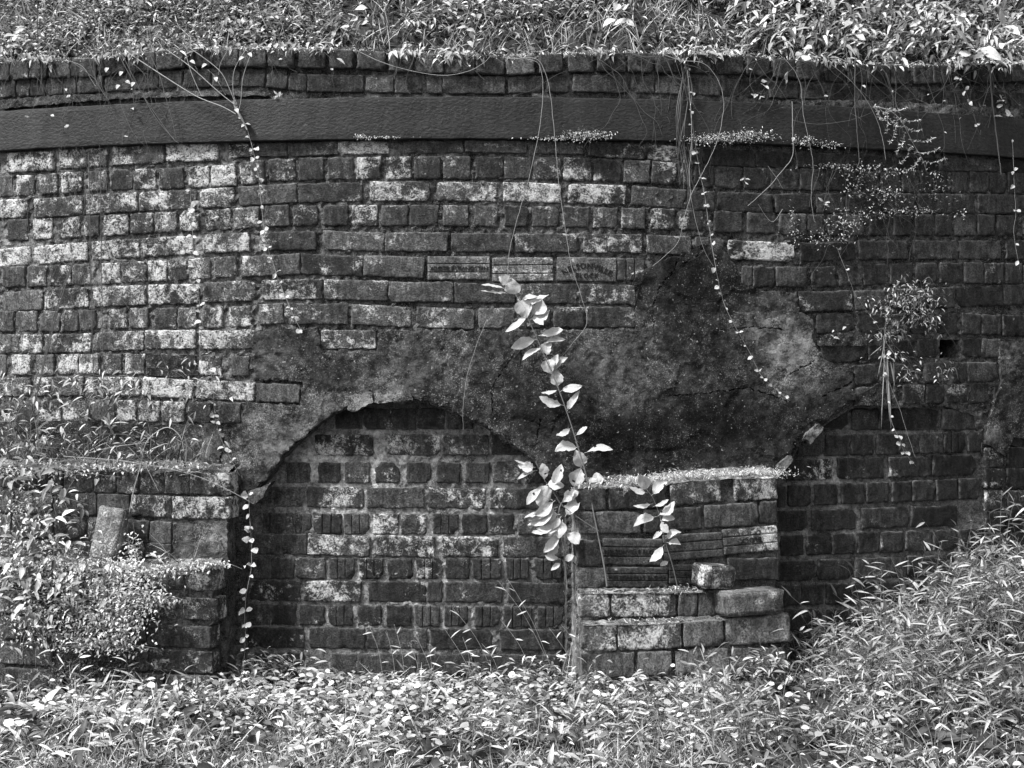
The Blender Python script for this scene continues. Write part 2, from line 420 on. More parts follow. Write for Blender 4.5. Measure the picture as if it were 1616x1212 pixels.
def put_brick(root, x0, x1, yc, h, off, slope=0, kind=None, var=None, extra=0.0, part=True):
    x0 -= 1.0; x1 += 1.0; h += 1.6
    th0, z0 = hit(x0, yc-slope, off); th1, z1 = hit(x1, yc+slope, off)
    w_ = (R+off)*(th1-th0); zc = (z0+z1)/2; th = (th0+th1)/2
    sc = P((x0+x1)/2, yc, off).y/F; hh = h*sc
    if var is None:
        if kind == 'g': me = random.choice(VG)
        elif w_ < .125: me = random.choice(VH)
        elif w_ < .165: me = VP
        else: me = random.choice(VS)
    else: me = var
    o = bpy.data.objects.new("brick", me); COL.objects.link(o)
    mw, mh = me["size"]
    o.location = pt(th, zc, off+extra+random.uniform(-.0035, .0035)); o.scale = (w_/mw, 1, hh/mh)
    roll = -math.atan2(z1-z0, w_)
    o.rotation_euler = (random.uniform(-.02, .02), roll+random.gauss(0, .012), th+random.uniform(-.02, .02))
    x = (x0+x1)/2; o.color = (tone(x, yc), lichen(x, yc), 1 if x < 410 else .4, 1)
    o.parent = root; o.matrix_parent_inverse = Matrix.Translation(-root.location)
    return o
def parse(s):
    out = []
    for t in s.split():
        k = None
        if t[-1].isalpha(): k = t[-1]; t = t[:-1]
        a, b = t.split('-'); out.append((float(a), float(b), k))
    return out
def row(root, off_, ctrl, h, spec, extra=0.0):
    res = []
    for (a, b, k) in parse(spec):
        m = (a+b)/2; off = off_(m) if callable(off_) else off_; c0 = interp(ctrl, a); c1 = interp(ctrl, b)
        hh = c1[1] if len(c1) > 1 else h
        yc = (c0[0]+c1[0])/2; o = put_brick(root, a, b, yc, hh, off, (c1[0]-c0[0])/2, k, extra=extra); res.append((a, b, yc, o))
    return res
def join_stuff(root, obs, name="distant_brickwork"):
    """merge bricks beyond the limit or out of frame into one part"""
    V = []; Fc = []; E = []
    for o in obs:
        mw = Matrix.LocRotScale(o.location, o.rotation_euler, o.scale); b = len(V)
        V += [mw @ v.co for v in o.data.vertices]; Fc += [[b+i for i in p.vertices] for p in o.data.polygons]
        E += [d.value for d in o.data.attributes["edge"].data]
    c = obs[0].color[:]
    for o in obs: bpy.data.objects.remove(o)
    me = mesh_py(name, V, Fc); at = me.attributes.new("edge", 'FLOAT', 'POINT'); at.data.foreach_set("value", E)
    me.materials.append(M_BRICK); j = link(name, me, [M_BRICK], root); j.color = (.8, .4, .5, 1); j["kind"] = "stuff"; return j
def extend(root, ctrl, h, off, x_left, x_right, stretcher, thl=-.52, thr=.58):
    out = []
    for side in (-1, 1):
        x = x_left if side < 0 else x_right
        y = interp(ctrl, x)[0]; th, z = hit(x, y, off); w_ = SW if stretcher else HW; g = .014/(R+off)
        hh = h*.0024
        while (th > thl if side < 0 else th < thr):
            dw = w_/(R+off); t0 = th+side*g; t1 = t0+side*dw; tm = (t0+t1)/2
            me = random.choice(VS if stretcher else VH); o = bpy.data.objects.new("brick", me); COL.objects.link(o)
            o.location = pt(tm, z, off); o.scale = (1, 1, hh/BH); o.rotation_euler = (0, 0, tm); out.append(o); th = t1
    return out

# ================================================================== THE SETTING: ground and earth mound
def gz(x, y):
    s = min(1, max(0, (x-.75)/1.3)); s = s*s*(3-2*s); q = min(1, max(0, (y-4.7)/1.1)); q = q*q*(3-2*q)
    return .30*s*q+.012*n3(x*3, y*3)+.02*n3(x*.9, y*.9, 4)-.02
def grid_mesh(name, xs, ys, zf, mat, kind="structure"):
    V = [(x, y, zf(x, y)) for y in ys for x in xs]; nx = len(xs)
    Fc = [(j*nx+i, j*nx+i+1, (j+1)*nx+i+1, (j+1)*nx+i) for j in range(len(ys)-1) for i in range(nx-1)]
    o = link(name, mesh_py(name, V, Fc), mat); o["kind"] = kind; return o
xs = [-300, -100, -40, -15, -6]+list(np.linspace(-3.5, 3.5, 80))+[6, 15, 40, 100, 300]
ys = [-300, -100, -30, -8, 0, 2, 3]+list(np.linspace(3.6, 7.6, 50))+[9, 12, 20, 50, 120, 400]
grid_mesh("ground", xs, ys, gz, M_SOIL)
def hz(r):  # height of the mound over the kiln at radius r from its axis
    d = R-.06-r; return 2.385+1.0*min(d, 1.1)+.55*max(0, min(d-1.1, 2.5))+.1*max(0, d-3.6)
V = []; Fc = []; NT_, NR = 220, 26
rads = [R-.06-.05*i for i in range(14)]+[R-.9-.4*i for i in range(11)]+[.05]
for j, r in enumerate(rads):
    for i in range(NT_):
        a = 2*PI*i/NT_; V.append((AX+r*math.sin(a), AY-r*math.cos(a), hz(r)+.03*n3(r*4*math.sin(a), r*4*math.cos(a))))
for j in range(len(rads)-1):
    for i in range(NT_): k = (i+1) % NT_; Fc.append((j*NT_+i, j*NT_+k, (j+1)*NT_+k, (j+1)*NT_+i))
hl = link("earth_mound", mesh_py("earth_mound", V, Fc), M_SOIL); hl["kind"] = "structure"

# ================================================================== KILN WALL
ARCH_L = [(383,1110),(383,800),(395,782),(410,768),(428,748),(440,728),(462,705),(480,690),(505,668),(525,655),(545,645),(575,638),(600,634),(640,632),(670,636),(700,645),(730,660),(765,675),(800,697),(830,722),(850,742),(870,765),(885,785),(893,800),(896,1110)]
ARCH_R = [(1226,1110),(1226,750),(1245,725),(1262,705),(1285,685),(1310,665),(1350,642),(1400,645),(1490,641),(1535,655),(1550,700),(1553,760),(1553,1110)]
root = empty("kiln_wall", pt(0, 0), "curved dark brick kiln wall below the iron band, patched with old render above the bricked-up arches", "wall")
slab("mortar", [(-260,1130),(-260,215),(-100,205),(400,190),(1200,190),(1616,200),(1900,215),(1900,1130)], -.009, -.13, M_MORTAR, root, holes=(ARCH_L, ARCH_R, [(1483,536),(1514,536),(1514,565),(1483,565)]), grid=5, jit=1.0, amp=.011, freq=50,
     blobs=[(120,300,260,200,.35),(200,500,240,200,.3),(700,300,300,120,.15)], seed=3)
# far side of the drum, so that the wall closes
V = []; Fc = []; n = 80
for i in range(n+1):
    a = .56+(2*PI-1.10)*i/n; V += [tuple(pt(a, -.1, -.02)), tuple(pt(a, 2.45, -.02))]
Fc = [(2*i, 2*i+2, 2*i+3, 2*i+1) for i in range(n)]
link("back_shell", mesh_py("back_shell", V, Fc), M_MORTAR, root)

R1c = [(0,258,30),(50,255,29),(130,250,29),(220,243,28),(300,241,28),(350,239,26),(380,237,21),(500,235,20),(600,232,19),(800,231,18),(950,235,18),(1030,240,23),(1150,250,25),(1300,253,24),(1400,257,20),(1530,260,18),(1616,262,20)]
R2c = [(0,294,31),(50,292,31),(110,288,31),(200,283,31),(280,281,31),(360,277,32),(440,267,34),(600,265,34),(760,264,34),(850,265,34),(950,268,34),(1050,273,34),(1150,280,33),(1300,284,32),(1400,288,31),(1520,287,31),(1616,289,31)]
R3c = [(0,330),(50,329),(170,321),(260,316),(340,313),(420,305),(520,304),(640,301),(740,302),(840,303),(940,306),(1040,310),(1110,317),(1200,321),(1300,320),(1400,320),(1560,322),(1616,323)]
R4c = [(0,364),(100,359),(250,351),(345,347),(440,340),(700,340),(900,342),(1090,347),(1200,352),(1300,355),(1616,355)]
R5c = [(0,407),(90,400),(180,393),(260,389),(350,383),(450,379),(600,381),(800,383),(1000,384),(1100,388),(1200,400),(1300,397),(1390,394),(1480,394),(1616,394)]
R6c = [(0,437),(100,435),(200,430),(300,425),(380,420),(480,417),(600,420),(720,423),(830,425),(925,425),(1000,427),(1200,437),(1300,437),(1400,432),(1500,430),(1616,432)]
R7c = [(0,477),(100,471),(200,466),(270,465),(360,460),(460,455),(600,459),(700,462),(860,463),(960,464),(1300,477),(1380,473),(1490,470),(1616,464)]
R8c = [(0,507),(100,507),(200,502),(300,502),(380,500),(430,494),(550,496),(650,500),(750,503),(850,501),(1000,500),(1290,510),(1376,512),(1500,509),(1616,515)]
R9c = [(0,542),(100,543),(190,537),(270,535),(360,537),(450,535),(560,535),(1330,560),(1385,552),(1465,549),(1560,549),(1616,550)]
R10c = [(0,576),(200,574),(400,578),(1350,592),(1400,588),(1550,587),(1616,588)]
R11c = [(0,611),(170,609),(262,611),(350,616),(440,621),(1350,626),(1440,622),(1616,620)]
R12c = [(0,650),(200,648),(360,652),(1616,655)]
rows = [
 (R1c, 24, "12-83 93-167 178-257 263-343 362-400 404-452 455-532 534-612 638-730 735-830 843-919 930-1017 1024-1072 1080-1108 1112-1190 1195-1250 1258-1330 1338-1408 1416-1482 1490-1575 1582-1640", 1),
 (R2c, 32, "0-18 26-53 59-89 98-128 140-168 175-207 211-245 252-288 296-328 334-371 380-416 425-465 472-509 518-557 564-600 610-648 655-694 700-742 751-793 797-838 843-885 890-933 938-979 986-1025 1029-1068 1074-1092 1097-1126 1131-1168 1175-1213 1218-1258 1264-1299 1306-1350 1360-1385 1391-1420 1425-1450 1456-1474 1478-1497 1504-1526 1532-1560 1564-1588 1592-1616", 0),
 (R3c, 29, "-20-43 55-129 137-215 220-308 317-369 377-467 471-571 584-677 691-783 795-884 898-986 998-1082 1090-1127 1133-1218 1225-1282 1290-1331 1337-1392 1398-1443 1450-1536 1545-1600 1606-1650".replace("-20-43", "1-43"), 1),
 (R4c, 31, "12-42 52-80 92-124 133-155 165-202 207-240 245-278 285-313 324-362 369-408 420-455 464-500 511-548 556-594 603-643 647-690 700-738 749-785 797-832 841-881 890-930 938-974 982-1017 1028-1064 1073-1110 1128-1170 1180-1222 1231-1271 1276-1300 1308-1326 1332-1362 1375-1405 1412-1437 1446-1471 1478-1501 1508-1540 1545-1569 1575-1600", 0),
 (R5c, 28, "0-47 54-136 145-218 226-303 320-393 411-498 510-605 609-705 713-808 814-910 922-1012 1022-1090 1098-1140 1150-1253 1265-1348 1356-1431 1443-1511 1516-1580 1590-1640", 1),
 (R6c, 31, "5-38 43-72 78-110 114-140 160-188 193-229 235-262 265-293 298-330 339-373 384-472 476-571 575-668 1172-1186 1190-1222 1226-1273 1283-1318 1325-1360 1364-1397 1407-1440 1447-1479 1485-1519 1523-1551 1556-1583 1589-1612", 0),
 (R7c, 30, "5-65 70-138 148-228 235-313 322-402 415-508 512-611 614-714 718-812 817-910 916-1002 1262-1344 1350-1405 1412-1462 1470-1505 1511-1581 1586-1640", 1),
 (R8c, 31, "0-20 25-56 63-92 97-122 126-150 172-199 205-232 245-277 281-309 320-350 362-395 410-446 450-548 555-648 658-748 756-812 818-868 874-922 927-1002 1290-1347 1355-1394 1399-1430 1440-1470 1479-1511 1520-1547 1551-1580 1584-1640", 0),
 (R9c, 28, "0-28 32-65 72-142 149-225 230-307 315-402 508-592 1298-1366 1372-1399 1405-1442 1450-1480 1520-1548 1551-1578 1584-1600", 1),
 (R10c, 30, "0-8 20-47 57-83 90-121 126-155 163-191 198-227 314-348 366-392 1350-1386 1390-1430 1460-1498 1508-1524 1528-1573 1584-1612", 0),
 (R11c, 28, "0-47 55-130 140-218 226-303 311-400 406-472 1350-1389 1427-1458 1463-1491 1497-1527 1531-1561 1570-1602", 1),
 (R12c, 31, "15-50 60-94 100-138 146-178 185-213 220-250 256-290 297-331 345-378 388-420 1570-1602", 0)]
main = []; ext = []
for (c, h, s, st) in rows:
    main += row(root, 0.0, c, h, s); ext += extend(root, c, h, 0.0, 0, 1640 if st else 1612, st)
# pale bricks of the broken pilaster at the right end, and the courses beyond it
for k, y in enumerate((688, 722, 755, 790, 823, 857, 890, 925)):
    main += row(root, 0.0, [(0, y), (1640, y)], 31, "1556-1583 1592-1640" if k % 2 else "1556-1586 1590-1618")
    ext += extend(root, [(0, y)], 31, 0.0, 1500 and -1, 1640, k % 2 == 0)
# courses low on the left, mostly behind weeds
for k, y in enumerate((686, 718)):
    main += row(root, 0.0, [(0, y), (400, y+2)], 29, "4-75 84-160 168-246 254-330" if k == 0 else "8-42 50-82 92-126 135-168 178-212 222-256 265-298 306-340")
# blocks with pressed lettering
def lettering(parent, text, size, loc_x, loc_z, rot=0.0, y=-.0015, arc=None):
    cu = bpy.data.curves.new("lettering", 'FONT'); cu.body = text; cu.size = size; cu.extrude = .0012; cu.align_x = 'CENTER'; cu.align_y = 'CENTER'; cu.space_character = 1.08; cu.resolution_u = 2
    ob = bpy.data.objects.new("tmp", cu); COL.objects.link(ob); dg = bpy.context.evaluated_depsgraph_get(); dg.update()
    me = bpy.data.meshes.new_from_object(ob.evaluated_get(dg)); bpy.data.objects.remove(ob); me.name = "lettering"
    for v in me.vertices:
        x, yy = v.co.x, v.co.y
        if arc: a = x/arc; x, yy = (arc+yy)*math.sin(a), (arc+yy)*math.cos(a)-arc
        v.co.x, v.co.y = x, yy
    me.materials.clear(); me.materials.append(M_LETTER)
    o = bpy.data.objects.new("lettering", me); COL.objects.link(o); o.parent = parent
    o.rotation_euler = (PI/2, rot, 0); o.location = (loc_x, y, loc_z); return o
def block(rt, x0, x1, yc, h, off, mesh, txt, tn=2.0, lich=.3, **k):
    o = put_brick(rt, x0, x1, yc, h, off, var=mesh); o.rotation_euler.x = 0; o.color = (tn, lich, .3, 1)
    if txt: lettering(o, txt, .0205 if len(txt) > 8 else .026, 0, 0, **k)
    return o
b1 = block(root, 676, 772, 423, 35, .002, VB[0], "NELSONVILLE BLOCK", 2.0, .45, rot=PI); b1["label"] = "ribbed block with upside-down pressed lettering"
b2 = block(root, 778, 872, 425, 36, .002, VB[1], None, 2.6, .7)
b3 = block(root, 880, 972, 425, 36, .002, VX, None, 2.0, .45); b3["label"] = "plain block with pressed lettering in an arc"
lettering(b3, "NELSONVILLE", .030, 0, .012, arc=.16); lettering(b3, "BLOCK", .026, 0, -.024)
b4 = block(root, 975, 1016, 425, 33, -.002, VG[0], None, 1.2, .4)
if len(main) > 290:
    main.sort(key=lambda m: (m[0] < 20 or m[0] > 1575 or m[2] > 680, m[0]))
    ext += [m[3] for m in main[290:]]; main = main[:290]
join_stuff(root, ext, "outer_brickwork")

# render coats ---------------------------------------------------------------
PB = [(1090,450,80,60,-.35),(1080,540,90,50,-.2),(1130,660,120,55,-.38),(1000,690,130,50,-.36),(860,650,50,50,-.3),(1290,640,50,40,-.2),(1180,480,60,30,-.25),(470,690,60,45,.95),(440,720,45,40,.9),(520,640,40,25,.6),(420,570,30,30,.5),(610,605,50,20,.5),(1245,560,50,60,1.2),(1215,520,60,40,.9),(1270,610,30,30,.7),(960,560,110,70,.45),(1040,550,20,14,.6),(980,640,60,20,.35),(700,560,90,40,.25),(400,650,30,40,.6),(570,550,25,20,.4),(370,720,30,30,.5)]
slab("render_coat", [(400,522),(502,520),(506,553),(596,553),(600,520),(760,521),(1002,519),(1003,470),(1000,438),(1028,416),(1075,402),(1108,384),(1140,392),(1158,415),(1168,448),(1196,458),(1256,462),(1262,492),(1284,505),(1284,540),(1296,562),(1318,578),(1345,584),(1350,628),(1318,652),(1290,678),(1262,700),(1244,722),(1224,752),(1100,757),(905,765),(893,797),(885,781),(870,761),(850,738),(830,718),(800,693),(765,671),(730,656),(700,641),(670,632),(640,628),(600,630),(575,634),(550,640),(525,653),(505,667),(480,689),(462,703),(440,727),(424,750),(404,772),(386,782),(372,764),(366,742),(345,735),(352,690),(383,668),(388,634),(474,640),(478,602),(402,600),(398,560)],
     .0065, -.03, M_PLAST, root, grid=5, jit=2.2, amp=.0045, freq=16, blobs=PB, seed=11, edge_drop=.003,
     shape=lambda x, y: .004*math.exp(-((y-(650 if x < 640 else 700))/60)**2)-(.004 if n3(x*.016, y*.02, 8) > .2 else 0),
     cracks=[[(1072,402),(1065,425),(1040,455),(1030,490),(1032,520)],[(810,560),(790,590),(775,615),(778,650)],[(1060,625),(1120,620),(1180,612),(1240,632)],[(1284,570),(1255,585),(1230,600)],[(548,628),(552,645)],[(586,618),(590,634)],[(852,660),(848,700)],[(1250,690),(1258,712)],[(1350,600),(1300,625)],[(1108,384),(1100,405),(1080,415)],[(1140,520),(1190,516),(1235,520)]])
slab("render_coat", [(-60,668),(120,664),(230,672),(340,668),(352,690),(345,735),(330,742),(120,744),(-60,748)], .006, -.03, M_PLAST, root, grid=7, amp=.006, freq=16, seed=15, blobs=[(330,700,40,30,.5)])
slab("render_coat", [(230,560),(308,560),(312,592),(280,596),(232,592)], .003, -.02, M_PLAST, root, grid=6, seed=16)
slab("render_coat", [(1290,530),(1350,522),(1400,532),(1398,545),(1290,546)], .002, -.02, M_PLAST, root, grid=6, seed=17)
slab("render_coat", [(1578,540),(1660,535),(1660,700),(1600,690),(1586,720),(1556,700),(1562,660),(1580,610)], .009, -.03, M_PLAST, root, grid=6, seed=18, blobs=[(1590,560,14,30,.9),(1562,690,20,16,.8)])
slab("render_coat", [(598,618),(640,622),(645,634),(612,636),(588,636)], .016, -.03, M_PLAST, root, grid=4, seed=19, blobs=[(610,628,30,20,.8)])
slab("render_coat", [(545,628),(556,622),(586,618),(590,634),(560,650),(550,648)], .022, -.03, M_PLAST, root, grid=4, seed=20, blobs=[(568,632,40,30,1.0)])
slab("render_coat", [(592,615),(625,610),(650,620),(652,632),(596,634)], .019, -.03, M_PLAST, root, grid=4, seed=21, blobs=[(610,622,30,20,.9)])
slab("render_coat", [(1268,690),(1290,668),(1300,675),(1280,700)], .022, -.03, M_PLAST, root, grid=4, seed=22, blobs=[(1285,682,20,20,1.0)])
slab("render_coat", [(1225,735),(1248,718),(1252,726),(1230,752)], .022, -.04, M_PLAST, root, grid=4, seed=23, blobs=[(1240,735,20,20,.6)])
slab("render_coat", [(390,775),(418,766),(428,760),(410,790),(396,795)], .018, -.04, M_PLAST, root, grid=4, seed=24, blobs=[(400,780,20,20,.9)])
slab("render_coat", [(1350,640),(1348,628),(1395,600),(1400,640)], .004, -.04, M_PLAST, root, grid=5, seed=25)

# ================================================================== PARAPET above the band
root = empty("parapet_wall", pt(0, 2.2), "two uneven brick courses on top of the iron band with a ragged coping under the weeds", "parapet")
slab("mortar", [(-260,225),(-260,120),(0,104),(150,100),(230,88),(400,80),(560,83),(700,91),(810,96),(880,90),(1000,88),(1160,92),(1300,102),(1400,110),(1616,108),(1900,125),(1900,260),(1616,215),(1350,195),(1000,180),(600,178),(200,182),(-40,205)], -.012, -.16, M_MORTAR, root, grid=7, jit=1.0, amp=.010, freq=26, seed=31)
CPc = [(0,112),(60,108),(150,106),(230,97),(300,90),(404,90),(560,93),(650,99),(750,102),(810,103),(880,99),(930,97),(1000,98),(1100,100),(1160,101),(1230,107),(1300,112),(1380,117),(1430,118),(1500,116),(1616,114)]
pb = row(root, .012, CPc, 28, "-12-12 17-43 47-72 78-108 112-150 155-195 202-243 247-288 292-330 334-374 378-418 424-463 472-512 521-556 565-607 615-650 657-699 706-748 752-794 800-842 852-888 898-936 944-986 992-1030 1036-1078 1083-1120 1135-1172 1180-1214 1222-1255 1258-1294 1305-1333 1340-1368 1371-1405 1408-1433 1444-1472 1474-1498 1502-1532 1538-1570 1575-1595 1598-1640".replace("-12-12", "0-12"))
P2c = [(0,140),(100,135),(230,127),(300,124),(404,122),(486,131),(700,134),(800,134),(900,132),(1000,132),(1100,136),(1212,141),(1300,144),(1400,152),(1500,157),(1616,160)]
pb += row(root, -.002, P2c, 26, "0-22 27-45 48-70 73-97 101-118 123-160 166-206 212-248 252-286 291-330 335-376 381-417 422-452 455-483 486-572 578-620 624-664 674-697 700-796 803-856 863-896 905-990 998-1032 1036-1076 1081-1100 1104-1136 1140-1166 1172-1208 1215-1258 1264-1300 1308-1350 1358-1400 1408-1448 1455-1490 1497-1540 1548-1590 1596-1640")
e = extend(root, CPc, 28, .012, 0, 1640, False)+extend(root, P2c, 27, 0, 0, 1640, False); join_stuff(root, e, "outer_brickwork")
slab("mortar_bed", [(0,158),(100,150),(200,148),(330,142),(420,146),(424,151),(330,151),(200,155),(100,163),(0,172)], .014, -.05, M_MORTAR, root, grid=5, amp=.008, freq=20, seed=33)
slab("mortar_bed", [(1230,158),(1350,158),(1450,162),(1616,172),(1640,190),(1500,183),(1350,170),(1230,166)], .012, -.05, M_MORTAR, root, grid=5, amp=.008, freq=20, seed=34)

# iron band -------------------------------------------------------------------
V = []; Fc = []; n = 620; prof = [(-.02, .0), (.020, .0), (.0225, .003), (.0235, .02), (.0235, .140), (.0225, .1555), (.020, .158), (-.02, .158)]
rows_ = []
zb0 = hit(700, 219, .02)[1]
for i in range(n+1):
    th = -1.5+3.0*i/n
    for k, (o, z) in enumerate(prof):
        wob = .002*n3(th*9, z*10) if 0 < k < 7 else 0
        V.append(tuple(pt(th, zb0+z+.002*n3(th*5, 3)+(.0022*fbm(th*60, z*9) if k in (0, 1, 2, 5, 6, 7) else 0), o+wob)))
m = len(prof)
for i in range(n):
    for k in range(m): j = (k+1) % m; Fc.append((i*m+k, (i+1)*m+k, (i+1)*m+j, i*m+j))
band = link("iron_band", mesh_py("iron_band", V, Fc), M_IRON, smooth=False); tag(band, "wide dark iron band running right across the wall beneath the top brick courses", "band")

# ================================================================== bricked-up arches
root = empty("arch_infill", pt(0, 0, -.1), "brick filling of the round arch left of the middle buttress, with ribbed header bricks", "infill")
IO = -.075
slab("mortar", [(365,1120),(365,620),(915,620),(915,1120)], IO-.007, IO-.05, M_MORTAR_L, root, grid=5, jit=0, amp=.007, freq=44, seed=41,
     blobs=[(620,730,200,60,.5),(640,800,160,60,.35),(640,950,90,90,.5),(580,950,30,30,.6)])
il = []
for c, s in [([(0,661)], "530-571 575-655 660-700 706-746"), ([(0,702)], "498-588 612-694 699-770 776-836"), ([(0,746)], "453-488 503-536 545-582 593-629 642-680 690-725 736-772 778-820 828-862"),
 ([(400,784),(900,788)], "420-480 485-572 580-668 677-765 774-858"), ([(400,826),(900,828)], "415-448g 451-490g 495-538g 543-581g 590-628 633-672 684-722g 730-768 772-810 818-860"),
 ([(400,858),(600,862),(900,864)], "400-483 487-582 595-685 698-785 795-890"), ([(400,897),(900,898)], "400-427 430-462 467-512 521-558g 568-603g 613-650 658-697g 704-740 746-790g 800-833g 845-886g"),
 ([(400,932),(900,936)], "393-472 481-568 582-671 675-697 703-792 803-892"), ([(400,970),(900,974)], "388-425 429-467 474-511 519-556g 565-601 611-648 655-693g 702-737g 750-787g 796-838g 850-887g"),
 ([(400,1006),(900,1010)], "388-478 489-575 580-673 680-775 790-888"), ([(400,1046),(900,1050)], "400-435 440-478 523-563 565-655 660-745 750-830 838-885"), ([(400,1085),(900,1087)], "390-480 490-580 590-680 690-780 790-880")]:
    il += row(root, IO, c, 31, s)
def IOR(x):
    t = min(1, max(0, (x-1236)/310)); return -.060+.052*t
root2 = empty("arch_infill", pt(.3, 0, -.1), "very dark brick filling right of the middle buttress, half hidden by tall grass", "infill")
slab("mortar", [(1205,1120),(1205,620),(1575,620),(1575,1120)], -.011, -.10, M_MORTAR_L, root2, grid=5, jit=0, amp=.003, freq=44, seed=43, shape=lambda x, y: IOR(x), blobs=[(1300,760,60,40,.1),(1380,800,160,40,.05)])
for c, s in [([(0,662)], "1290-1338 1347-1386 1390-1480 1490-1558"), ([(1226,705),(1560,697)], "1261-1296 1305-1340 1345-1378 1385-1417 1421-1450 1453-1488 1492-1523g 1530-1556"), ([(1226,743),(1560,733)], "1240-1314 1325-1394 1405-1470 1475-1541"),
 ([(1226,784),(1560,770)], "1228-1240 1245-1280 1288-1321 1330-1363 1370-1402 1410-1438 1442-1474 1480-1510 1515-1545"), ([(1226,823),(1560,812)], "1224-1274 1284-1350 1362-1432 1440-1510"), ([(1226,862),(1560,850)], "1235-1268 1275-1312 1315-1348 1356-1388 1392-1425 1432-1470 1476-1510 1516-1550"),
 ([(1226,902),(1560,890)], "1228-1286 1293-1345 1352-1430 1436-1505"), ([(1226,940),(1560,930)], "1230-1262 1268-1300 1306-1340 1346-1380 1388-1420 1428-1460"), ([(1226,978)], "1228-1300 1308-1380 1388-1450"), ([(1226,1015)], "1230-1262 1268-1300 1306-1340 1346-1380")]:
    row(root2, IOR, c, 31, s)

# ================================================================== buttresses
def ledge(name, x0, x1, ytop, off_f, off_b, rise, mat, parent, seed, sag=0.0):
    """sloping mortar fillet from the front edge of a buttress back to the wall"""
    V = []; n = int((x1-x0)/5); m = 10; PVv = []
    for j in range(m+1):
        t = j/m; off = off_f+(off_b-off_f)*t
        for i in range(n+1):
            x = x0+(x1-x0)*i/n; th, z = hit(x, interp(ytop, x)[0], off_f)
            z += rise*t+.012*fbm(x*.05, t*3+seed, 0)*(1 if j else .4)-(.006 if j == 0 else 0)
            V.append(tuple(pt(th, z, off+(.004*n3(x*.1, seed) if j < 2 else 0)))); PVv.append(.15+.5*max(0, n3(x*.03, t*3, seed)+.3))
    Fc = [(j*(n+1)+i, j*(n+1)+i+1, (j+1)*(n+1)+i+1, (j+1)*(n+1)+i) for j in range(m) for i in range(n)]
    me = mesh_py(name, V, Fc); at = me.attributes.new("patch", 'FLOAT', 'POINT'); at.data.foreach_set("value", PVv)
    return link(name, me, mat, parent, smooth=True)
# left
root = empty("brick_buttress", pt(-.25, 0, .1), "stepped brick buttress left of the arch, overgrown with creepers and small bright weeds", "buttress")
slab("mortar_core", [(-200,1130),(-200,742),(100,744),(357,750),(357,900),(358,1130)], .10, -.12, M_MORTAR, root, grid=7, amp=.007, freq=30, seed=51, blobs=[(320,850,60,50,.5)])
slab("mortar_core", [(-200,1130),(-200,905),(100,902),(336,900),(336,985),(328,990),(328,1130)], .205, -.02, M_MORTAR, root, grid=7, amp=.007, freq=30, seed=52)
slab("render_coat", [(274,826),(358,824),(360,888),(272,892)], .118, .05, M_PLAST, root, grid=5, amp=.005, seed=53, blobs=[(340,850,26,26,1.0),(290,850,30,40,.5)])
for off, c, s in [(.112, [(0,752),(100,760),(360,764)], "0-55 60-97 101-145 148-180 186-216 222-258 261-297 300-361"), (.112, [(0,792),(150,796),(360,803)], "0-20 24-80 86-150 155-203 207-270 273-361"),
 (.112, [(0,830),(150,834),(270,842)], "0-15 18-47 50-80 88-132 140-165 200-232 236-268"), (.112, [(0,868),(270,876)], "4-78 84-160 168-225 230-268"),
 (.218, [(0,905),(150,912),(340,915)], "10-46 52-88 92-130 138-180 186-226 232-288 298-340"), (.218, [(0,950),(340,962)], "0-60 68-110 116-170 176-206 214-277 290-342"), (.218, [(0,990),(340,1007)], "0-40 46-120 128-170 176-228 234-331"),
 (.225, [(0,1030),(340,1047)], "0-80 90-130 140-186 194-231 235-332"), (.232, [(0,1071),(340,1085)], "10-96 104-130 136-186 190-256 262-328")]:
    row(root, off, c, 33, s)
ledge("mortar_fillet", -120, 358, [(0,740),(100,740),(360,748)], .11, -.02, .04, M_MORTAR, root, 1)
ledge("mortar_fillet", -120, 338, [(0,890),(150,892),(340,893)], .215, .09, .02, M_MORTAR, root, 2)
# middle
root = empty("brick_buttress", pt(.12, 0, .15), "stepped brick buttress between the two arches, with a bright mossy top ledge", "buttress")
slab("mortar_core", [(909,1130),(909,772),(1060,762),(1140,756),(1224,754),(1224,1130)], .135, -.12, M_MORTAR, root, grid=6, amp=.006, freq=30, seed=61, blobs=[(912,900,14,200,1.0)])
slab("mortar_core", [(915,1130),(915,932),(1120,930),(1236,932),(1236,1130)], .190, .0, M_MORTAR, root, grid=6, amp=.006, freq=30, seed=62, blobs=[(920,960,14,60,1.0)])
slab("mortar_core", [(920,1130),(920,984),(1120,980),(1246,975),(1246,1130)], .245, .0, M_MORTAR, root, grid=6, amp=.006, freq=30, seed=63, blobs=[(925,1050,16,90,1.0)])
for off, c, h, s in [(.147, [(912,788),(1010,786),(1100,776),(1190,770)], 34, "912-955 962-1050 1059-1137 1160-1226"), (.147, [(914,826),(1060,822),(1150,813),(1226,808)], 34, "914-1010 1018-1106 1113-1195 1200-1226"),
 (.147, [(911,873),(1226,871)], 40, "911-949"), (.147, [(912,912)], 31, "912-956"), (.147, [(1140,898)], 33, "1150-1228"),
 (.202, [(912,955),(1140,953)], 37, "915-961 967-1066 1072-1100 1104-1132"), (.202, [(1140,950)], 36, "1138-1226"), (.257, [(912,1007),(1040,1004),(1245,992)], 40, "920-971 976-1074 1080-1141 1147-1246"), (.257, [(912,1052),(1245,1040)], 38, "918-1000 1008-1060 1068-1150 1158-1240"), (.257, [(912,1095)], 36, "918-960 968-1050 1060-1150 1158-1240")]:
    row(root, off, c, h, s)
bb = block(root, 952, 1045, 871, 40, .149, VB[0], "NELSONVILLE BLOCK", .8, .15); block(root, 1048, 1140, 862, 38, .149, VB[2], None, .9, .15).rotation_euler.y = -.05
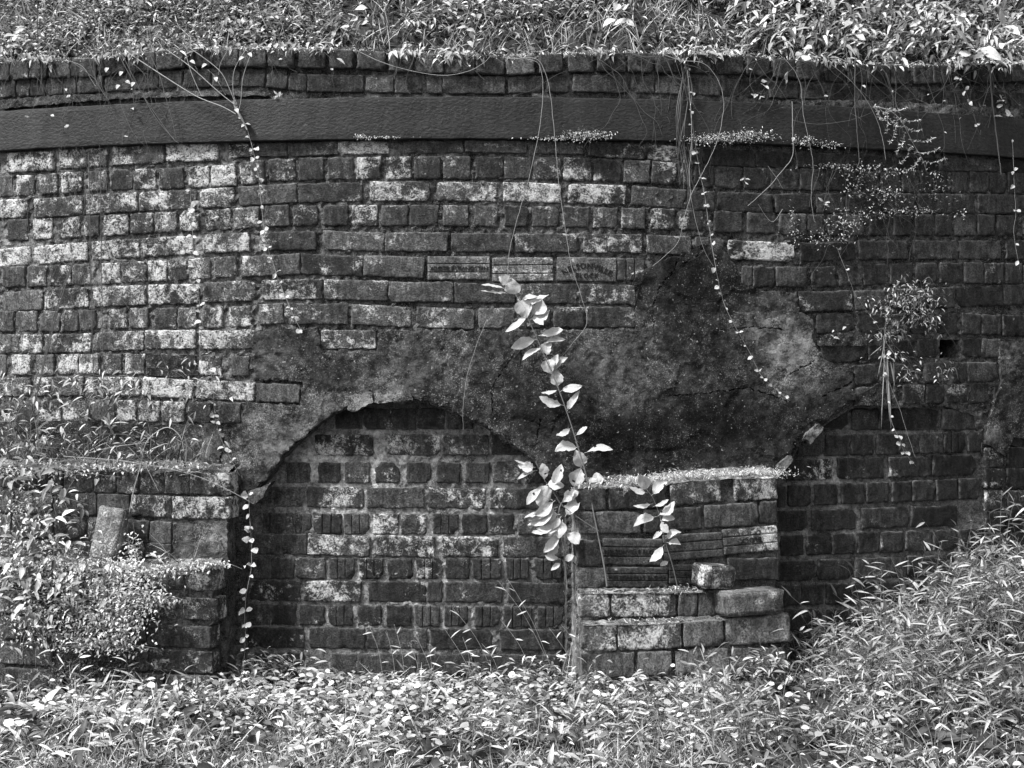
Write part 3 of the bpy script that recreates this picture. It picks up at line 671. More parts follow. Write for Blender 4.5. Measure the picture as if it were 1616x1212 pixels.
o = block(root, 1142, 1227, 852, 38, .149, VB[1], "BLOCK", 1.3, .6, rot=PI); o.rotation_euler.y = -.06
block(root, 958, 1053, 911, 30, .149, VB[2], "NELSONVILLE BLOCK", .6, .1); block(root, 1057, 1130, 906, 28, .149, VB[0], "BLOCK", .6, .1)
ledge("mortar_fillet", 912, 1226, [(912,768),(1040,768),(1060,760),(1140,754),(1226,752)], .15, -.02, .036, M_MORTAR, root, 3)
ledge("mortar_fillet", 914, 1134, [(912,935),(1236,932)], .205, .12, .006, M_MORTAR, root, 4)
ledge("mortar_fillet", 920, 1245, [(912,985),(1040,983),(1246,970)], .26, .17, .005, M_MORTAR, root, 5)

# ================================================================== loose bricks
def solid_brick(name, w, h, d, seed, label, loc, rot, col):
    bm = bmesh.new(); bmesh.ops.create_cube(bm, size=1); bmesh.ops.scale(bm, vec=(w, d, h), verts=bm.verts)
    bmesh.ops.bevel(bm, geom=bm.edges[:], offset=.006, segments=3, affect='EDGES'); bmesh.ops.triangulate(bm, faces=bm.faces)
    bmesh.ops.subdivide_edges(bm, edges=[e for e in bm.edges if e.calc_length() > .03], cuts=5, use_grid_fill=True)
    e_ = []
    for v in bm.verts:
        q = sorted((w/2-abs(v.co.x), h/2-abs(v.co.z), d/2-abs(v.co.y))); e_.append(math.exp(-q[1]/.008))
        k = 1+ .035*fbm(v.co.x*22+seed, v.co.y*22, v.co.z*22); v.co *= k
        if seed % 2 and v.co.x > w*.25: v.co.x -= .02*max(0, n3(v.co.y*30, v.co.z*30, seed)+.4)
    me = bpy.data.meshes.new(name); bm.to_mesh(me); bm.free(); at = me.attributes.new("edge", 'FLOAT', 'POINT'); at.data.foreach_set("value", e_)
    me.materials.append(M_BRICK); o = link(name, me, [M_BRICK]); o.location = loc; o.rotation_euler = rot; o.color = col
    return tag(o, label, "brick")
p = P(1183, 952, .27); solid_brick("loose_brick", .235, .088, .115, 2, "whole loose brick lying on the right step of the middle buttress", p+Vector((0, .05, 0)), (0, -.02, .30), (1.9, .5, .2, 1))
p = P(1129, 911, .23); solid_brick("loose_brick", .135, .084, .10, 5, "broken half brick perched behind the whole loose brick on the buttress step", p+Vector((0, .05, 0)), (.05, .06, .45), (1.5, .85, .2, 1))
p = P(172, 846, .19); solid_brick("leaning_slab", .108, .215, .05, 8, "pale stone slab leaning upright against the left buttress among the creepers", p, (-.12, .17, -.2), (3.4, .7, .2, 1))

# ================================================================== VEGETATION BUILDERS
def unit(a): return a/(np.linalg.norm(a, axis=1, keepdims=True)+1e-9)
TEMPL = {  # outline half widths along the leaf (t, w)
 'lance': [(0, .04), (.2, .38), (.45, .5), (.75, .3), (1, .01)],
 'ovate': [(0, .05), (.18, .42), (.45, .5), (.75, .34), (1, .02)],
 'round': [(0, .1), (.2, .42), (.5, .5), (.8, .40), (1, .08)],
 'tiny': [(0, .1), (.5, .5), (1, .05)],
 'blade': [(0, .5), (.35, .46), (.7, .3), (1, .03)]}
class Leaves:
    def __init__(s): s.v = []; s.q = []; s.n = 0; s.uv = []
    def add(s, pos, d, up, L, W, kind='lance', curl=.25, fold=.25, wav=0.0):
        pos = np.atleast_2d(np.asarray(pos, float)); N = len(pos)
        if N == 0: return
        d = unit(np.broadcast_to(np.asarray(d, float), (N, 3)).copy()); up = np.broadcast_to(np.asarray(up, float), (N, 3)).copy()
        side = unit(np.cross(d, up)); up = unit(np.cross(side, d))
        L = np.broadcast_to(np.asarray(L, float), (N,)); W = np.broadcast_to(np.asarray(W, float), (N,)); curl = np.broadcast_to(np.asarray(curl, float), (N,))
        T = TEMPL[kind]; k = len(T); vv = np.zeros((N, k*3, 3)); uv = np.zeros((N, k*3, 2))
        for i, (t, hw) in enumerate(T):
            c = pos+d*(L*t)[:, None]-up*(L*curl*t*t)[:, None]
            wv = (RNG.uniform(-1, 1, N)*wav*W)[:, None]
            fo = up*(W*hw*fold*2)[:, None]
            vv[:, i*3] = c-side*(W*hw)[:, None]+fo+up*wv; vv[:, i*3+1] = c; vv[:, i*3+2] = c+side*(W*hw)[:, None]+fo-up*wv
            uv[:, i*3] = (.5-hw, t); uv[:, i*3+1] = (.5, t); uv[:, i*3+2] = (.5+hw, t)
        f = []
        for i in range(k-1):
            a = i*3; f += [(a, a+1, a+4, a+3), (a+1, a+2, a+5, a+4)]
        f = np.array(f); q = (f[None]+(np.arange(N)*k*3)[:, None, None]+s.n).reshape(-1, 4)
        s.v.append(vv.reshape(-1, 3)); s.uv.append(uv.reshape(-1, 2)); s.q.append(q); s.n += N*k*3
    def build(s, name, mat, parent=None, uv=False):
        V = np.concatenate(s.v); Q = np.concatenate(s.q); me = mesh_np(name, V, Q)
        if uv:
            U = np.concatenate(s.uv); l = me.uv_layers.new(name="uv"); idx = np.empty(len(me.loops), np.int32); me.loops.foreach_get("vertex_index", idx)
            l.data.foreach_set("uv", U[idx].astype(np.float32).ravel())
        return link(name, me, mat, parent)
class Tubes:
    def __init__(s): s.v = []; s.f = []; s.n = 0
    def add(s, pts, r0, r1=None, sides=4):
        r1 = r0 if r1 is None else r1; A = np.array([tuple(p) for p in pts], float); n = len(A)
        T = np.gradient(A, axis=0); T = unit(T); ref = np.array([.3, .9, .2]); S = unit(np.cross(T, ref)); U = np.cross(S, T)
        rr = np.linspace(r0, r1, n); ang = np.arange(sides)*2*PI/sides
        ring = A[:, None]+(S[:, None]*np.cos(ang)[None, :, None]+U[:, None]*np.sin(ang)[None, :, None])*rr[:, None, None]
        s.v.append(ring.reshape(-1, 3))
        i, j = np.meshgrid(np.arange(n-1), np.arange(sides), indexing='ij'); k = (j+1) % sides
        q = np.stack([i*sides+j, i*sides+k, (i+1)*sides+k, (i+1)*sides+j], -1).reshape(-1, 4)+s.n; s.f.append(q); s.n += n*sides
    def build(s, name, mat, parent=None): return link(name, mesh_np(name, np.concatenate(s.v), np.concatenate(s.f)), mat, parent)
def broad(pos, d, up, L, W, mat, parent, kind=None, curl=None, fold=None, petiole=.12):
    """one broad leaf: wavy uneven margin, folded midrib, twisted blade, short stalk"""
    d = Vector(d).normalized(); up = Vector(up); side = d.cross(up).normalized(); up = side.cross(d).normalized(); pos = Vector(pos)
    curl = random.uniform(-.15, .45) if curl is None else curl; fold = random.uniform(-.1, .55) if fold is None else fold
    sd = random.uniform(0, 99); tw = random.uniform(-.7, .7); bend = random.uniform(-.18, .18); n = 10; V = []; U = []; pk = random.uniform(.38, .58); nz = random.uniform(.05, .2)
    for i in range(n+1):
        t = i/n; hw = math.sin(PI*t**(math.log(.5)/math.log(pk)))**.8*.5+.012 if 0 < t < 1 else .015
        c = pos+d*(L*(petiole+t*(1-petiole)))-up*(L*curl*t*t)+side*(L*bend*math.sin(PI*t*.9)); a = tw*t
        s2 = side*math.cos(a)+up*math.sin(a); u2 = up*math.cos(a)-side*math.sin(a)
        for j in (-1, -.5, 0, .5, 1):
            ww = W*hw*(1+nz*n3(t*7+sd, j*2)*2)*j; V.append(c+s2*ww+u2*(abs(ww)*fold+W*.10*abs(j)*n3(t*6+sd, j*3+9)*2)); U.append((.5+hw*j, t))
    Fc = [(i*5+j, i*5+j+1, i*5+j+6, i*5+j+5) for i in range(n) for j in range(4)]
    if random.random() < .22: del Fc[random.randrange(4, 36)]
    b = len(V); q = pos; r_ = max(.0005, W*.03)
    for c in (pos, pos+d*(L*petiole)+up*.0002):
        for a in range(3): V.append(c+side*(r_*math.cos(a*2.09))+up*(r_*math.sin(a*2.09))); U.append((.5, .3))
    Fc += [(b+a, b+(a+1) % 3, b+3+(a+1) % 3, b+3+a) for a in range(3)]
    me = mesh_py("leaf", [tuple(v) for v in V], Fc); l = me.uv_layers.new(name="uv")
    for lp in me.loops: l.data[lp.index].uv = U[lp.vertex_index]
    return link("leaf", me, mat, parent)
def smooth_path(pts, n=6):
    P_ = [Vector(p) for p in pts]; out = []
    for i in range(len(P_)-1):
        a = P_[max(i-1, 0)]; b = P_[i]; c = P_[i+1]; d = P_[min(i+2, len(P_)-1)]
        for k in range(n):
            t = k/n; out.append(.5*((2*b)+(-a+c)*t+(2*a-5*b+4*c-d)*t*t+(-a+3*b-3*c+d)*t**3))
    out.append(P_[-1]); return out
def rnd(n, a, b): return RNG.uniform(a, b, n)
OUT = np.array([0, -1, 0])

# ------------------------------------------------ top of the mound (weeds, stuff)
lv = Leaves(); lr = Leaves(); tb = Leaves()
def mound_pos(n, rlo, rhi, thl=-.50, thr=.56, pw=1.0):
    th = rnd(n, thl, thr); d = rlo+(rhi-rlo)*RNG.random(n)**pw; r = R-.06-d
    z = 2.385+1.0*d; return np.stack([AX+r*np.sin(th), AY-r*np.cos(th), z], 1), th
n = 26000; p_, th = mound_pos(n, -.03, .62); hgt = rnd(n, .0, .10)*(1-.5*(p_[:, 2] < 2.43)); p_[:, 2] += hgt
cl = np.array([n3(a*2.6, b*3.5, c*3.5) for a, b, c in p_])
keep = RNG.random(n) < np.clip(.62+2.2*cl, .07, 1); p_ = p_[keep]; n = len(p_); cl = cl[keep]
d_ = np.stack([rnd(n, -1, 1), rnd(n, -1.3, .2), rnd(n, -.5, .7)], 1); up = np.stack([rnd(n, -.4, .4), rnd(n, -.9, 0), np.ones(n)], 1)
big = cl > .18
lv.add(p_[~big], d_[~big], up[~big], rnd((~big).sum(), .016, .046), rnd((~big).sum(), .005, .013), 'lance', rnd((~big).sum(), .1, .7))
lr.add(p_[big], d_[big], up[big], rnd(big.sum(), .022, .045), rnd(big.sum(), .012, .022), 'ovate', .25)
n = 3200; p_, th = mound_pos(n, 0.0, .5, .22, .56); p_[:, 2] += rnd(n, .02, .14)
d_ = np.stack([rnd(n, -1.4, .3), rnd(n, -1.2, -.1), rnd(n, -.6, .35)], 1)
lv.add(p_, d_, np.stack([rnd(n, -.3, .3), rnd(n, -.6, .1), np.ones(n)], 1), rnd(n, .05, .095), rnd(n, .012, .020), 'lance', .45)
n = 7000; p_, th = mound_pos(n, -.02, .5, -.5, -.09); p_[:, 2] += rnd(n, .03, .11)
d_ = np.stack([rnd(n, -1, 1), rnd(n, -1.3, .2), rnd(n, -.3, .8)], 1)
lr.add(p_, d_, np.stack([rnd(n, -.4, .4), rnd(n, -.9, 0), np.ones(n)], 1), rnd(n, .010, .022), rnd(n, .005, .010), 'ovate', .2)
n = 5000; p_, th = mound_pos(n, -.04, .5); d_ = np.stack([rnd(n, -.6, .6), rnd(n, -.9, .1), rnd(n, .4, 1.1)], 1)
tb.add(p_, d_, np.stack([rnd(n, -.5, .5), -np.ones(n), rnd(n, 0, 1)], 1), rnd(n, .04, .13), rnd(n, .002, .0045), 'blade', .6, .1)
tag(lv.build("weeds", M_LEAF), "dense bright narrow-leaved weeds covering the mound above the parapet", "weeds", kind="stuff")
tag(lr.build("weeds", M_LEAF), "clumps of broader bright leaves among the weeds above the parapet", "weeds", kind="stuff")
tag(tb.build("grass", M_GRASS), "thin grass blades growing among the weeds above the parapet", "grass", kind="stuff")
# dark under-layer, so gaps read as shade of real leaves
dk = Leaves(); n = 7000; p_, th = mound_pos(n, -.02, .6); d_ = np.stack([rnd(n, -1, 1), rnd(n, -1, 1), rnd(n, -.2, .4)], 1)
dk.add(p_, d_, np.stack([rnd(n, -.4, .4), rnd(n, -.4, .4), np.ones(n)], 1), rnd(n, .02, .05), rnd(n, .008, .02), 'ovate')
tag(dk.build("shade_and_litter_leaves", M_DARKLEAF), "dark leaf layer beneath the weeds above the parapet, coloured as shade in the gaps", "leaf litter", kind="stuff")

# ------------------------------------------------ ground cover in front (stuff)
def wall_y(x): # y of the kiln surface at x
    return AY-math.sqrt((R+.0)**2-(x-AX)**2)
def ground_pos(n, x0, x1, y0, y1, dens_f=None):
    x = rnd(n, x0, x1); y = rnd(n, y0, y1); wy = AY-np.sqrt((R)**2-(x-AX)**2)
    kx = 808+x*F/y
    off = np.where(kx < 375, .26, np.where((kx > 905) & (kx < 1240), .28, -.05))
    ok = y < wy-off
    if dens_f is not None: ok &= RNG.random(n) < dens_f(kx, y, x)*np.array([min(1, max(.12, .55+2.0*n3(a*2.6, b*4.5, 6))) for a, b in zip(x, y)])
    x, y = x[ok], y[ok]; z = np.array([gz(a, b) for a, b in zip(x, y)]); return np.stack([x, y, z], 1)
# short lawn grass
g = Leaves(); p_ = ground_pos(62000, -2.7, 2.7, 4.25, 6.3, lambda kx, y, x: np.where(y < 5.25, 1.0, .42)); n = len(p_)
d_ = np.stack([rnd(n, -.8, .8), rnd(n, -.8, .6), rnd(n, .35, 1.0)], 1)
g.add(p_, d_, np.stack([rnd(n, -.6, .6), -np.ones(n), rnd(n, 0, 1.2)], 1), rnd(n, .025, .085), rnd(n, .0018, .0048), 'blade', rnd(n, .2, 1.0), .1)
tag(g.build("grass", M_GRASS), "short fine grass along the foot of the wall and the near ground", "grass", kind="stuff")
# low mixed weeds
g = Leaves(); p_ = ground_pos(34000, -2.7, 2.2, 4.4, 6.2, lambda kx, y, x: np.where(y > 4.95, .9, .4)); n = len(p_); p_[:, 2] += rnd(n, .01, .10)*RNG.random(n)**.5
cl = np.array([n3(a*4, b*4, 2) for a, b, c in p_]); p_[:, 2] += np.clip(cl, 0, 1)*.03
d_ = np.stack([rnd(n, -1, 1), rnd(n, -1.1, .5), rnd(n, -.2, .6)], 1); up = np.stack([rnd(n, -.35, .35), rnd(n, -.7, .1), np.ones(n)], 1)
big = RNG.random(n) < .2; g.add(p_, d_, up, np.where(big, rnd(n, .035, .065), rnd(n, .014, .036)), np.where(big, rnd(n, .010, .020), rnd(n, .005, .012)), 'lance', rnd(n, .1, .7))
tag(g.build("weeds", M_LEAF_D), "low narrow-leaved weeds between the lawn and the wall", "weeds", kind="stuff")
# round pale leaves held flat
g = Leaves(); st = Tubes(); blob = [(.15, 5.55, .6, .25, 420), (-.85, 5.5, .5, .22, 520), (-.35, 5.3, .6, .35, 420), (.9, 5.1, .7, .3, 160), (-1.35, 5.5, .3, .15, 120), (1.5, 4.6, .5, .14, 70), (-.5, 5.65, .35, .14, 260)]
for (cx, cy, rx, ry, n) in blob:
    x = RNG.normal(cx, rx*.6, n); y = RNG.normal(cy, ry*.6, n); ok = (y < 5.88) & (y > 4.4) & (RNG.random(len(x)) < np.array([min(1, max(.06, .75+2.4*n3(a*3.1, b*5, 12))) for a, b in zip(x, y)])); x, y = x[ok], y[ok]; n = len(x)
    z = np.array([gz(a, b) for a, b in zip(x, y)])+rnd(n, .03, .135)
    q = np.stack([x, y, z], 1); a = rnd(n, 0, 2*PI)
    g.add(q, np.stack([np.cos(a), np.sin(a), rnd(n, -.35, .35)], 1), np.stack([rnd(n, -.6, .6), rnd(n, -1.1, .2), np.ones(n)], 1), (q0 := rnd(n, .014, .031)), q0*rnd(n, .6, .95), 'round', .12, .12)
tag(g.build("ground_cover", M_ROUND), "round pale leaves of ground cover carpeting the wall foot below the left arch", "ground cover", kind="stuff")
# stilt grass: leafy stems
def stilt(n, x0, x1, y0, y1, hlo, hhi, lab, dens_f=None, lw=(.0045, .0115), ll=(.03, .08), seed=0, mat=None):
    g = Leaves(); tb = Tubes(); q = ground_pos(n, x0, x1, y0, y1, dens_f); pos = []; dd = []; uu = []; LL = []; WW = []
    for (x, y, z) in q:
        H = random.uniform(hlo, hhi)*(1+.3*n3(x*2, y*2, 9)); a = random.uniform(0, 2*PI); lean = random.uniform(.05, .55)
        bx, by = math.cos(a)*lean-.12, math.sin(a)*lean*.6-.25
        pts = [Vector((x+bx*H*t*t, y+by*H*t*t, z+H*(t-.12*t*t))) for t in (0, .25, .5, .75, 1)]
        tb.add(pts, .0013, .0006, 3); m = max(3, int(H/.035)); s = random.choice((-1, 1))
        for i in range(m):
            t = (i+.8)/(m+.3); k = min(3, int(t*4)); f_ = t*4-k; c = pts[k].lerp(pts[k+1], f_); s = -s
            az = a+s*random.uniform(.7, 1.9); pos.append(c); dd.append((math.cos(az), math.sin(az)*.8-.15, random.uniform(-.45, 1.1))); uu.append((random.uniform(-.6, .6), random.uniform(-1.0, .2), 1))
            LL.append(random.uniform(*ll)*(1.15-.35*abs(t-.5)*2)); WW.append(random.uniform(*lw))
    g.add(np.array([tuple(c) for c in pos]), np.array(dd), np.array(uu), np.array(LL), np.array(WW), 'lance', rnd(len(pos), -.1, .5), .25)
    o = g.build("stilt_grass", mat or M_STILT); tag(o, lab, "grass", kind="stuff"); tb.build("stems", M_STEM, o)
stilt(3300, .55, 2.75, 4.75, 6.7, .13, .30, "tall leafy grass spilling over the lower right of the wall", lambda kx, y, x: np.clip((x-.45)/.8, .15, 1)*np.clip((y-4.7)/.35, .1, 1))
stilt(320, -.3, .9, 5.0, 5.9, .07, .15, "sparse leafy grass stems at the foot of the middle buttress", None)
stilt(500, 1.0, 2.8, 5.6, 7.0, .28, .46, "tallest leafy grass against the dark right arch", lambda kx, y, x: np.clip((x-.9)/.8, .03, 1))
stilt(140, -1.7, .3, 5.5, 5.95, .05, .12, "short leafy grass sprouts below the left arch", None)
# upright thin seed stalks in front of the arch
root = empty("grass_stalks", (.1, 5.8, 0), "thin pale seed stalks rising before the dark lower left arch", "grass"); t = Tubes(); g = Leaves()
for (x0, y0, x1, y1) in [(785,915,860,1020),(800,912,870,1040),(715,960,775,1040),(655,1000,690,1090),(700,990,760,1090),(622,985,640,1075),(582,985,605,1060),(610,995,625,1085),(648,1018,662,1075),(866,990,930,1090),(790,978,840,1050),(885,985,950,1075),(730,1005,742,1060),(760,1015,790,1060),(677,1020,677,1080),(741,1025,744,1080)]:
    a = P(x1, y1+14, .12); b = P(x0, y0, .10); m_ = (a+b)/2+Vector((.01, -.02, .012)); pts = smooth_path([a, m_, b], 5); t = Tubes(); t.add(pts, .0012, .0006, 3); sk = t.build("stalk", M_TWIG_L, root)
    for k in (3, 6, 8):
        s = random.choice((-1, 1)); g = Leaves(); g.add([tuple(pts[k])], [(s*random.uniform(.3, 1), -.4, random.uniform(-.5, 1.2))], (random.uniform(-.5, .5), -.7, 1), random.uniform(.03, .055), .007, 'lance', random.uniform(-.1, .35)); g.build("leaf", M_BIG, root)
stilt(60, -1.65, -.95, 5.75, 5.95, .10, .22, "wispy dark grass at the inner foot of the left buttress", None, mat=M_LEAF_D)

# ------------------------------------------------ foliage placed on the wall face
def wall_foliage(name, blobs, label, cat, mat, kind='tiny', l=(.008, .016), ratio=.5, off=(.01, .05), stuff=True, droop=.3, parent=None, stems=0):
    g = Leaves(); tb = Tubes()
    for (cx, cy, rx, ry, n, o0) in blobs:
        x = RNG.normal(cx, rx*.5, n); y = RNG.normal(cy, ry*.5, n)
        pos = np.array([tuple(P(a, b, o0+random.uniform(*off))) for a, b in zip(x, y)])
        d_ = np.stack([rnd(n, -1, 1), rnd(n, -1.2, -.1), rnd(n, -.7, .6)-droop*.5], 1); up = np.stack([rnd(n, -.5, .5), rnd(n, -.8, .1), np.ones(n)], 1)
        L = rnd(n, *l); g.add(pos, d_, up, L, L*ratio*rnd(n, .7, 1.2), kind, .3)
        for i in range(stems):
            a = P(random.gauss(cx, rx*.35), random.gauss(cy, ry*.35), o0); b = P(random.gauss(cx, rx*.6), random.gauss(cy, ry*.6), o0+off[1]); tb.add(smooth_path([a, (a+b)/2+Vector((0, -.02, .02)), b], 3), .001, .0006, 3)
    o = g.build(name, mat, parent)
    if parent is None: tag(o, label, cat, kind="stuff" if stuff else None)
    if stems: tb.build("stems", M_STEM, o)
    return o
# bright creeping plants on the left buttress
wall_foliage("creeper", [(110,905,120,36,1100,.23),(50,880,90,60,600,.23),(175,915,66,34,800,.26),(205,945,50,34,800,.27),(185,985,50,38,700,.28),(90,960,80,50,500,.28),(150,960,50,40,260,.25),(120,1005,80,22,330,.25),(165,1020,70,14,220,.27),(40,985,70,50,200,.25),(265,899,50,9,380,.24),(225,948,50,10,300,.26),(320,890,40,6,300,.22),(60,742,110,14,420,.1),(200,735,120,9,420,.1),(40,800,60,50,200,.14),(210,868,16,30,160,.16),(160,892,60,10,300,.22)],
    "small bright creeping plants spilling down the steps of the left buttress", "creeper", M_MOSS, 'tiny', (.008, .019), .55, (.0, .05), stems=14)
wall_foliage("creeper", [(60,850,90,50,70,.2),(30,960,60,60,60,.25),(80,790,60,40,45,.15),(50,740,80,30,50,.12),(110,900,80,50,60,.25),(20,905,50,50,40,.25),(110,960,60,40,40,.26)],
    "broad pointed creeper leaves over the far left of the left buttress", "creeper", M_LEAF, 'ovate', (.022, .058), .40, (.02, .07), stems=8, droop=.3)
wall_foliage("weeds", [(150,610,110,36,110,.03),(60,700,70,40,150,.05),(210,700,120,34,150,.05),(200,620,60,40,50,.03),(20,640,30,60,60,.05),(290,600,60,40,70,.03)],
    "wispy long-leaved weeds standing on the ledge of the left buttress", "weeds", M_LEAF, 'lance', (.018, .045), .24, (.01, .08), stems=9)
wall_foliage("creeper", [(150,1040,60,30,700,.24),(190,1045,30,25,300,.24),(110,1060,60,25,400,.24),(100,955,60,40,600,.22)],
    "dark ferny creeper low on the left buttress", "creeper", M_DARKLEAF, 'tiny', (.008, .016), .5, (.0, .04))
# moss and debris on ledges
wall_foliage("moss", [(1000,758,60,8,700,.09),(1080,753,70,9,1300,.09),(1160,748,70,8,1300,.09),(1200,744,40,7,700,.08),(960,765,40,5,150,.12),(1070,930,50,7,300,.17),(985,932,60,3,120,.17),(1010,978,70,4,160,.21)],
    "bright dry moss and debris on the top ledge of the middle buttress", "moss", M_MOSS, 'tiny', (.005, .018), .22, (-.06, .045))
wall_foliage("moss", [(925,213,36,8,420,.026),(880,218,60,3,120,.026),(1140,218,50,9,500,.026),(1185,214,40,9,400,.026),(1110,220,30,5,150,.026),(1270,222,20,8,150,.026),(1310,228,20,5,60,.026),(568,215,10,4,50,.026),(600,216,40,2,60,.026)],
    "pale lichen tufts along the lower edge of the iron band", "lichen", M_MOSS, 'tiny', (.004, .010), .55, (-.002, .012))
wall_foliage("moss", [(x, interp([(a, b) for a, b, in [(0,98),(150,93),(230,84),(400,76),(560,78),(700,87),(810,91),(880,84),(1000,82),(1160,86),(1300,97),(1400,104),(1616,100)]], x)[0], 26, 4+3*max(0, n3(x*.01, 3)), int(90*max(.1, .4+1.8*n3(x*.014, 6))), 0.0) for x in range(-20, 1660, 26)],
    "dusty moss rim along the top edge of the coping bricks", "moss", M_MOSS, 'tiny', (.005, .014), .35, (-.06, .028))
wall_foliage("creeper", [(1330,262,60,6,143,.01),(1400,270,70,8,165,.01),(1350,285,20,30,99,.01),(1390,305,50,20,209,.01),(1400,335,70,10,165,.01),(1330,350,40,22,154,.01),(1300,375,40,12,99,.01),(1480,295,30,25,110,.01),(1450,332,40,5,82,.01),(1330,372,10,12,22,.01),(1510,340,20,10,33,.01),(1250,345,6,30,38,.01),(1255,370,6,25,33,.01)],
    "small-leaved creeper following the brick joints at the upper right", "creeper", M_LEAF_D, 'tiny', (.006, .013), .5, (.0, .025))
wall_foliage("fern", [(1440,458,40,18,118,.01),(1415,475,40,14,91,.01),(1455,478,34,20,105,.01),(1440,498,34,18,98,.01),(1465,508,26,14,56,.01),(1395,488,26,8,42,.01),(1400,530,30,10,62,.01),(1415,560,40,10,42,.01),(1430,590,20,20,35,.01),(1490,585,20,20,28,.01)],
    "bushy fern clump rooted in the joints of the right wall", "fern", M_LEAF_D, 'lance', (.010, .026), .28, (.0, .035), stems=3, droop=.6)

# ------------------------------------------------ single plants with parts
def vine(pts, label, off=.03, leaf=None, lsize=(.016, .026), r=.0013, every=.045, mat=M_TWIG_L, tail=None, cat="vine", name="hanging_vine", lmat=M_BIG, start=0.0):
    W = smooth_path([P(x, y, off+.01*n3(x*.05, y*.05)) for x, y in pts], 8); W = [p+Vector((.0022*n3(p.z*40, off*9, len(pts)), 0, 0)) for p in W]
    root = empty(name, W[0], label, cat); t = Tubes(); t.add(W, r, r*.6, 4); t.build("stem", mat, root)
    if leaf:
        L = 0; nxt = start
        for a, b in zip(W, W[1:]):
            L += (b-a).length
            if L > nxt:
                nxt += every*random.uniform(.45, 1.5)
                for s in ((-1, 1) if random.random() < .5 else (random.choice((-1, 1)),)):
                    q = random.uniform(*lsize)*random.uniform(.6, 1.25)
                    broad(a, (s*random.uniform(.3, 1), -.5, random.uniform(-.9, .6)), (random.uniform(-.6, .6), -.8, random.uniform(.1, 1)), q, q*random.uniform(.5, .9), lmat, root)
    return root
vine([(374,168),(390,205),(400,240),(408,280),(413,330),(420,380),(432,420),(447,460),(460,490),(475,522)], "leafy vine hanging from the broken bush over the band towards the arch", leaf='ovate', every=.042)
vine([(300,300),(303,350),(306,410),(312,450),(318,500),(328,550),(336,610),(340,660),(352,700),(378,750)], "leafy vine down the pale bricks above the left buttress", leaf='ovate', every=.052, r=.001)
vine([(1082,92),(1092,140),(1090,175),(1096,220),(1104,270),(1112,310),(1120,365),(1128,415),(1140,470),(1152,500),(1180,550),(1200,590),(1222,612),(1246,632)], "long leafy vine slanting across the dark render to the lower right", leaf='ovate', every=.05, lsize=(.014, .022))
vine([(392,780),(395,830),(397,865),(396,900),(390,930),(386,965),(387,1005),(385,1040)], "vine with pale leaves dangling at the left jamb of the arch", off=.16, leaf='ovate', every=.04, lsize=(.022, .034), r=.001)
vine([(800,92),(835,94),(852,104),(857,140),(852,200),(835,280),(815,350),(804,400),(800,450)], "bare pale stem drooping in an arc over the band, left one of the close pair", off=.05)
vine([(820,92),(848,94),(862,120),(870,160),(876,220),(882,290),(892,360),(902,420),(918,470),(926,510),(905,540),(880,570)], "bare pale stem drooping over the band, right one of the close pair", off=.05)
vine([(560,78),(600,97),(650,112),(700,119),(740,112),(765,98),(775,86)], "bare stem sagging in a loop below the coping", off=.05, r=.0012)
vine([(768,505),(752,545),(738,590),(731,640),(731,680)], "hair-thin bare stem hanging before the crown of the arch", off=.05, r=.0008)
vine([(1322,395),(1336,430),(1350,465),(1375,500),(1390,522)], "thin stem with sparse leaves reaching the fern clump", leaf='ovate', every=.09, r=.0008, lsize=(.012, .018))
vine([(1397,520),(1394,560),(1402,600),(1418,640),(1432,685),(1444,722)], "thin stem ending in a small pod at the right arch", off=.06, r=.0010)
vine([(1398,560),(1400,620),(1407,665),(1418,690),(1428,715),(1445,735)], "leafy vine tip hanging into the dark right arch", off=.06, leaf='ovate', every=.05, r=.0009, lsize=(.018, .028))
vine([(1598,220),(1601,300),(1603,340),(1600,370),(1610,430)], "vine with few round leaves at the far right edge", leaf='round', every=.11, r=.0009)
vine([(1215,75),(1245,100),(1262,130),(1268,180),(1275,215),(1283,260),(1280,310),(1285,350)], "bare arching stem over the band, right of the twisted roots", off=.06, r=.0011)
vine([(1040,84),(1075,95),(1110,100),(1132,125),(1142,160),(1138,200),(1125,240),(1105,280),(1090,310),(1078,350),(1068,385),(1030,420)], "long bare stem curling down past the twisted roots", off=.06, r=.0012)
vine([(1085,110),(1092,210),(1088,290),(1106,380),(1125,420)], "second bare stem crossing the long curled one", off=.055, r=.0010)
vine([(1235,330),(1218,350),(1212,366),(1180,330)][:2]+[(1196,322)], "short pale broken twig on the upper right bricks", off=.05, r=.001)
vine([(1250,160),(1251,210),(1251,246),(1232,272),(1212,296),(1180,325)], "kinked pale twig hanging over the moss of the band", off=.05, r=.0014)
vine([(1212,262),(1225,280),(1236,298)], "tiny bare twig lying across the kinked twig", off=.05, r=.0009)
vine([(1310,100),(1345,130),(1375,170),(1392,215),(1398,252)], "stem curving down beside the feathery plant", off=.05, r=.0012)
vine([(1250,190),(1290,196),(1340,190),(1375,178)], "dark runner lying along the upper right of the band", off=.04, r=.001, mat=M_TWIG)
vine([(1560,90),(1566,160),(1572,210),(1580,275)], "thick dark stem hanging in front of the band at the far right", off=.04, r=.0035, mat=M_TWIG)
vine([(1500,92),(1530,160),(1545,210),(1548,205)], "slender leafy stem beside the thick dark stem", off=.05, r=.0012, mat=M_TWIG, leaf='ovate', every=.08)
vine([(1350,90),(1349,150),(1352,200),(1356,250),(1352,262)], "dark root hanging across the band near the feathery plant", off=.04, r=.0022, mat=M_TWIG)
vine([(100,95),(130,105),(150,135),(152,130)], "short dry stem on the left parapet", off=.05, r=.001)
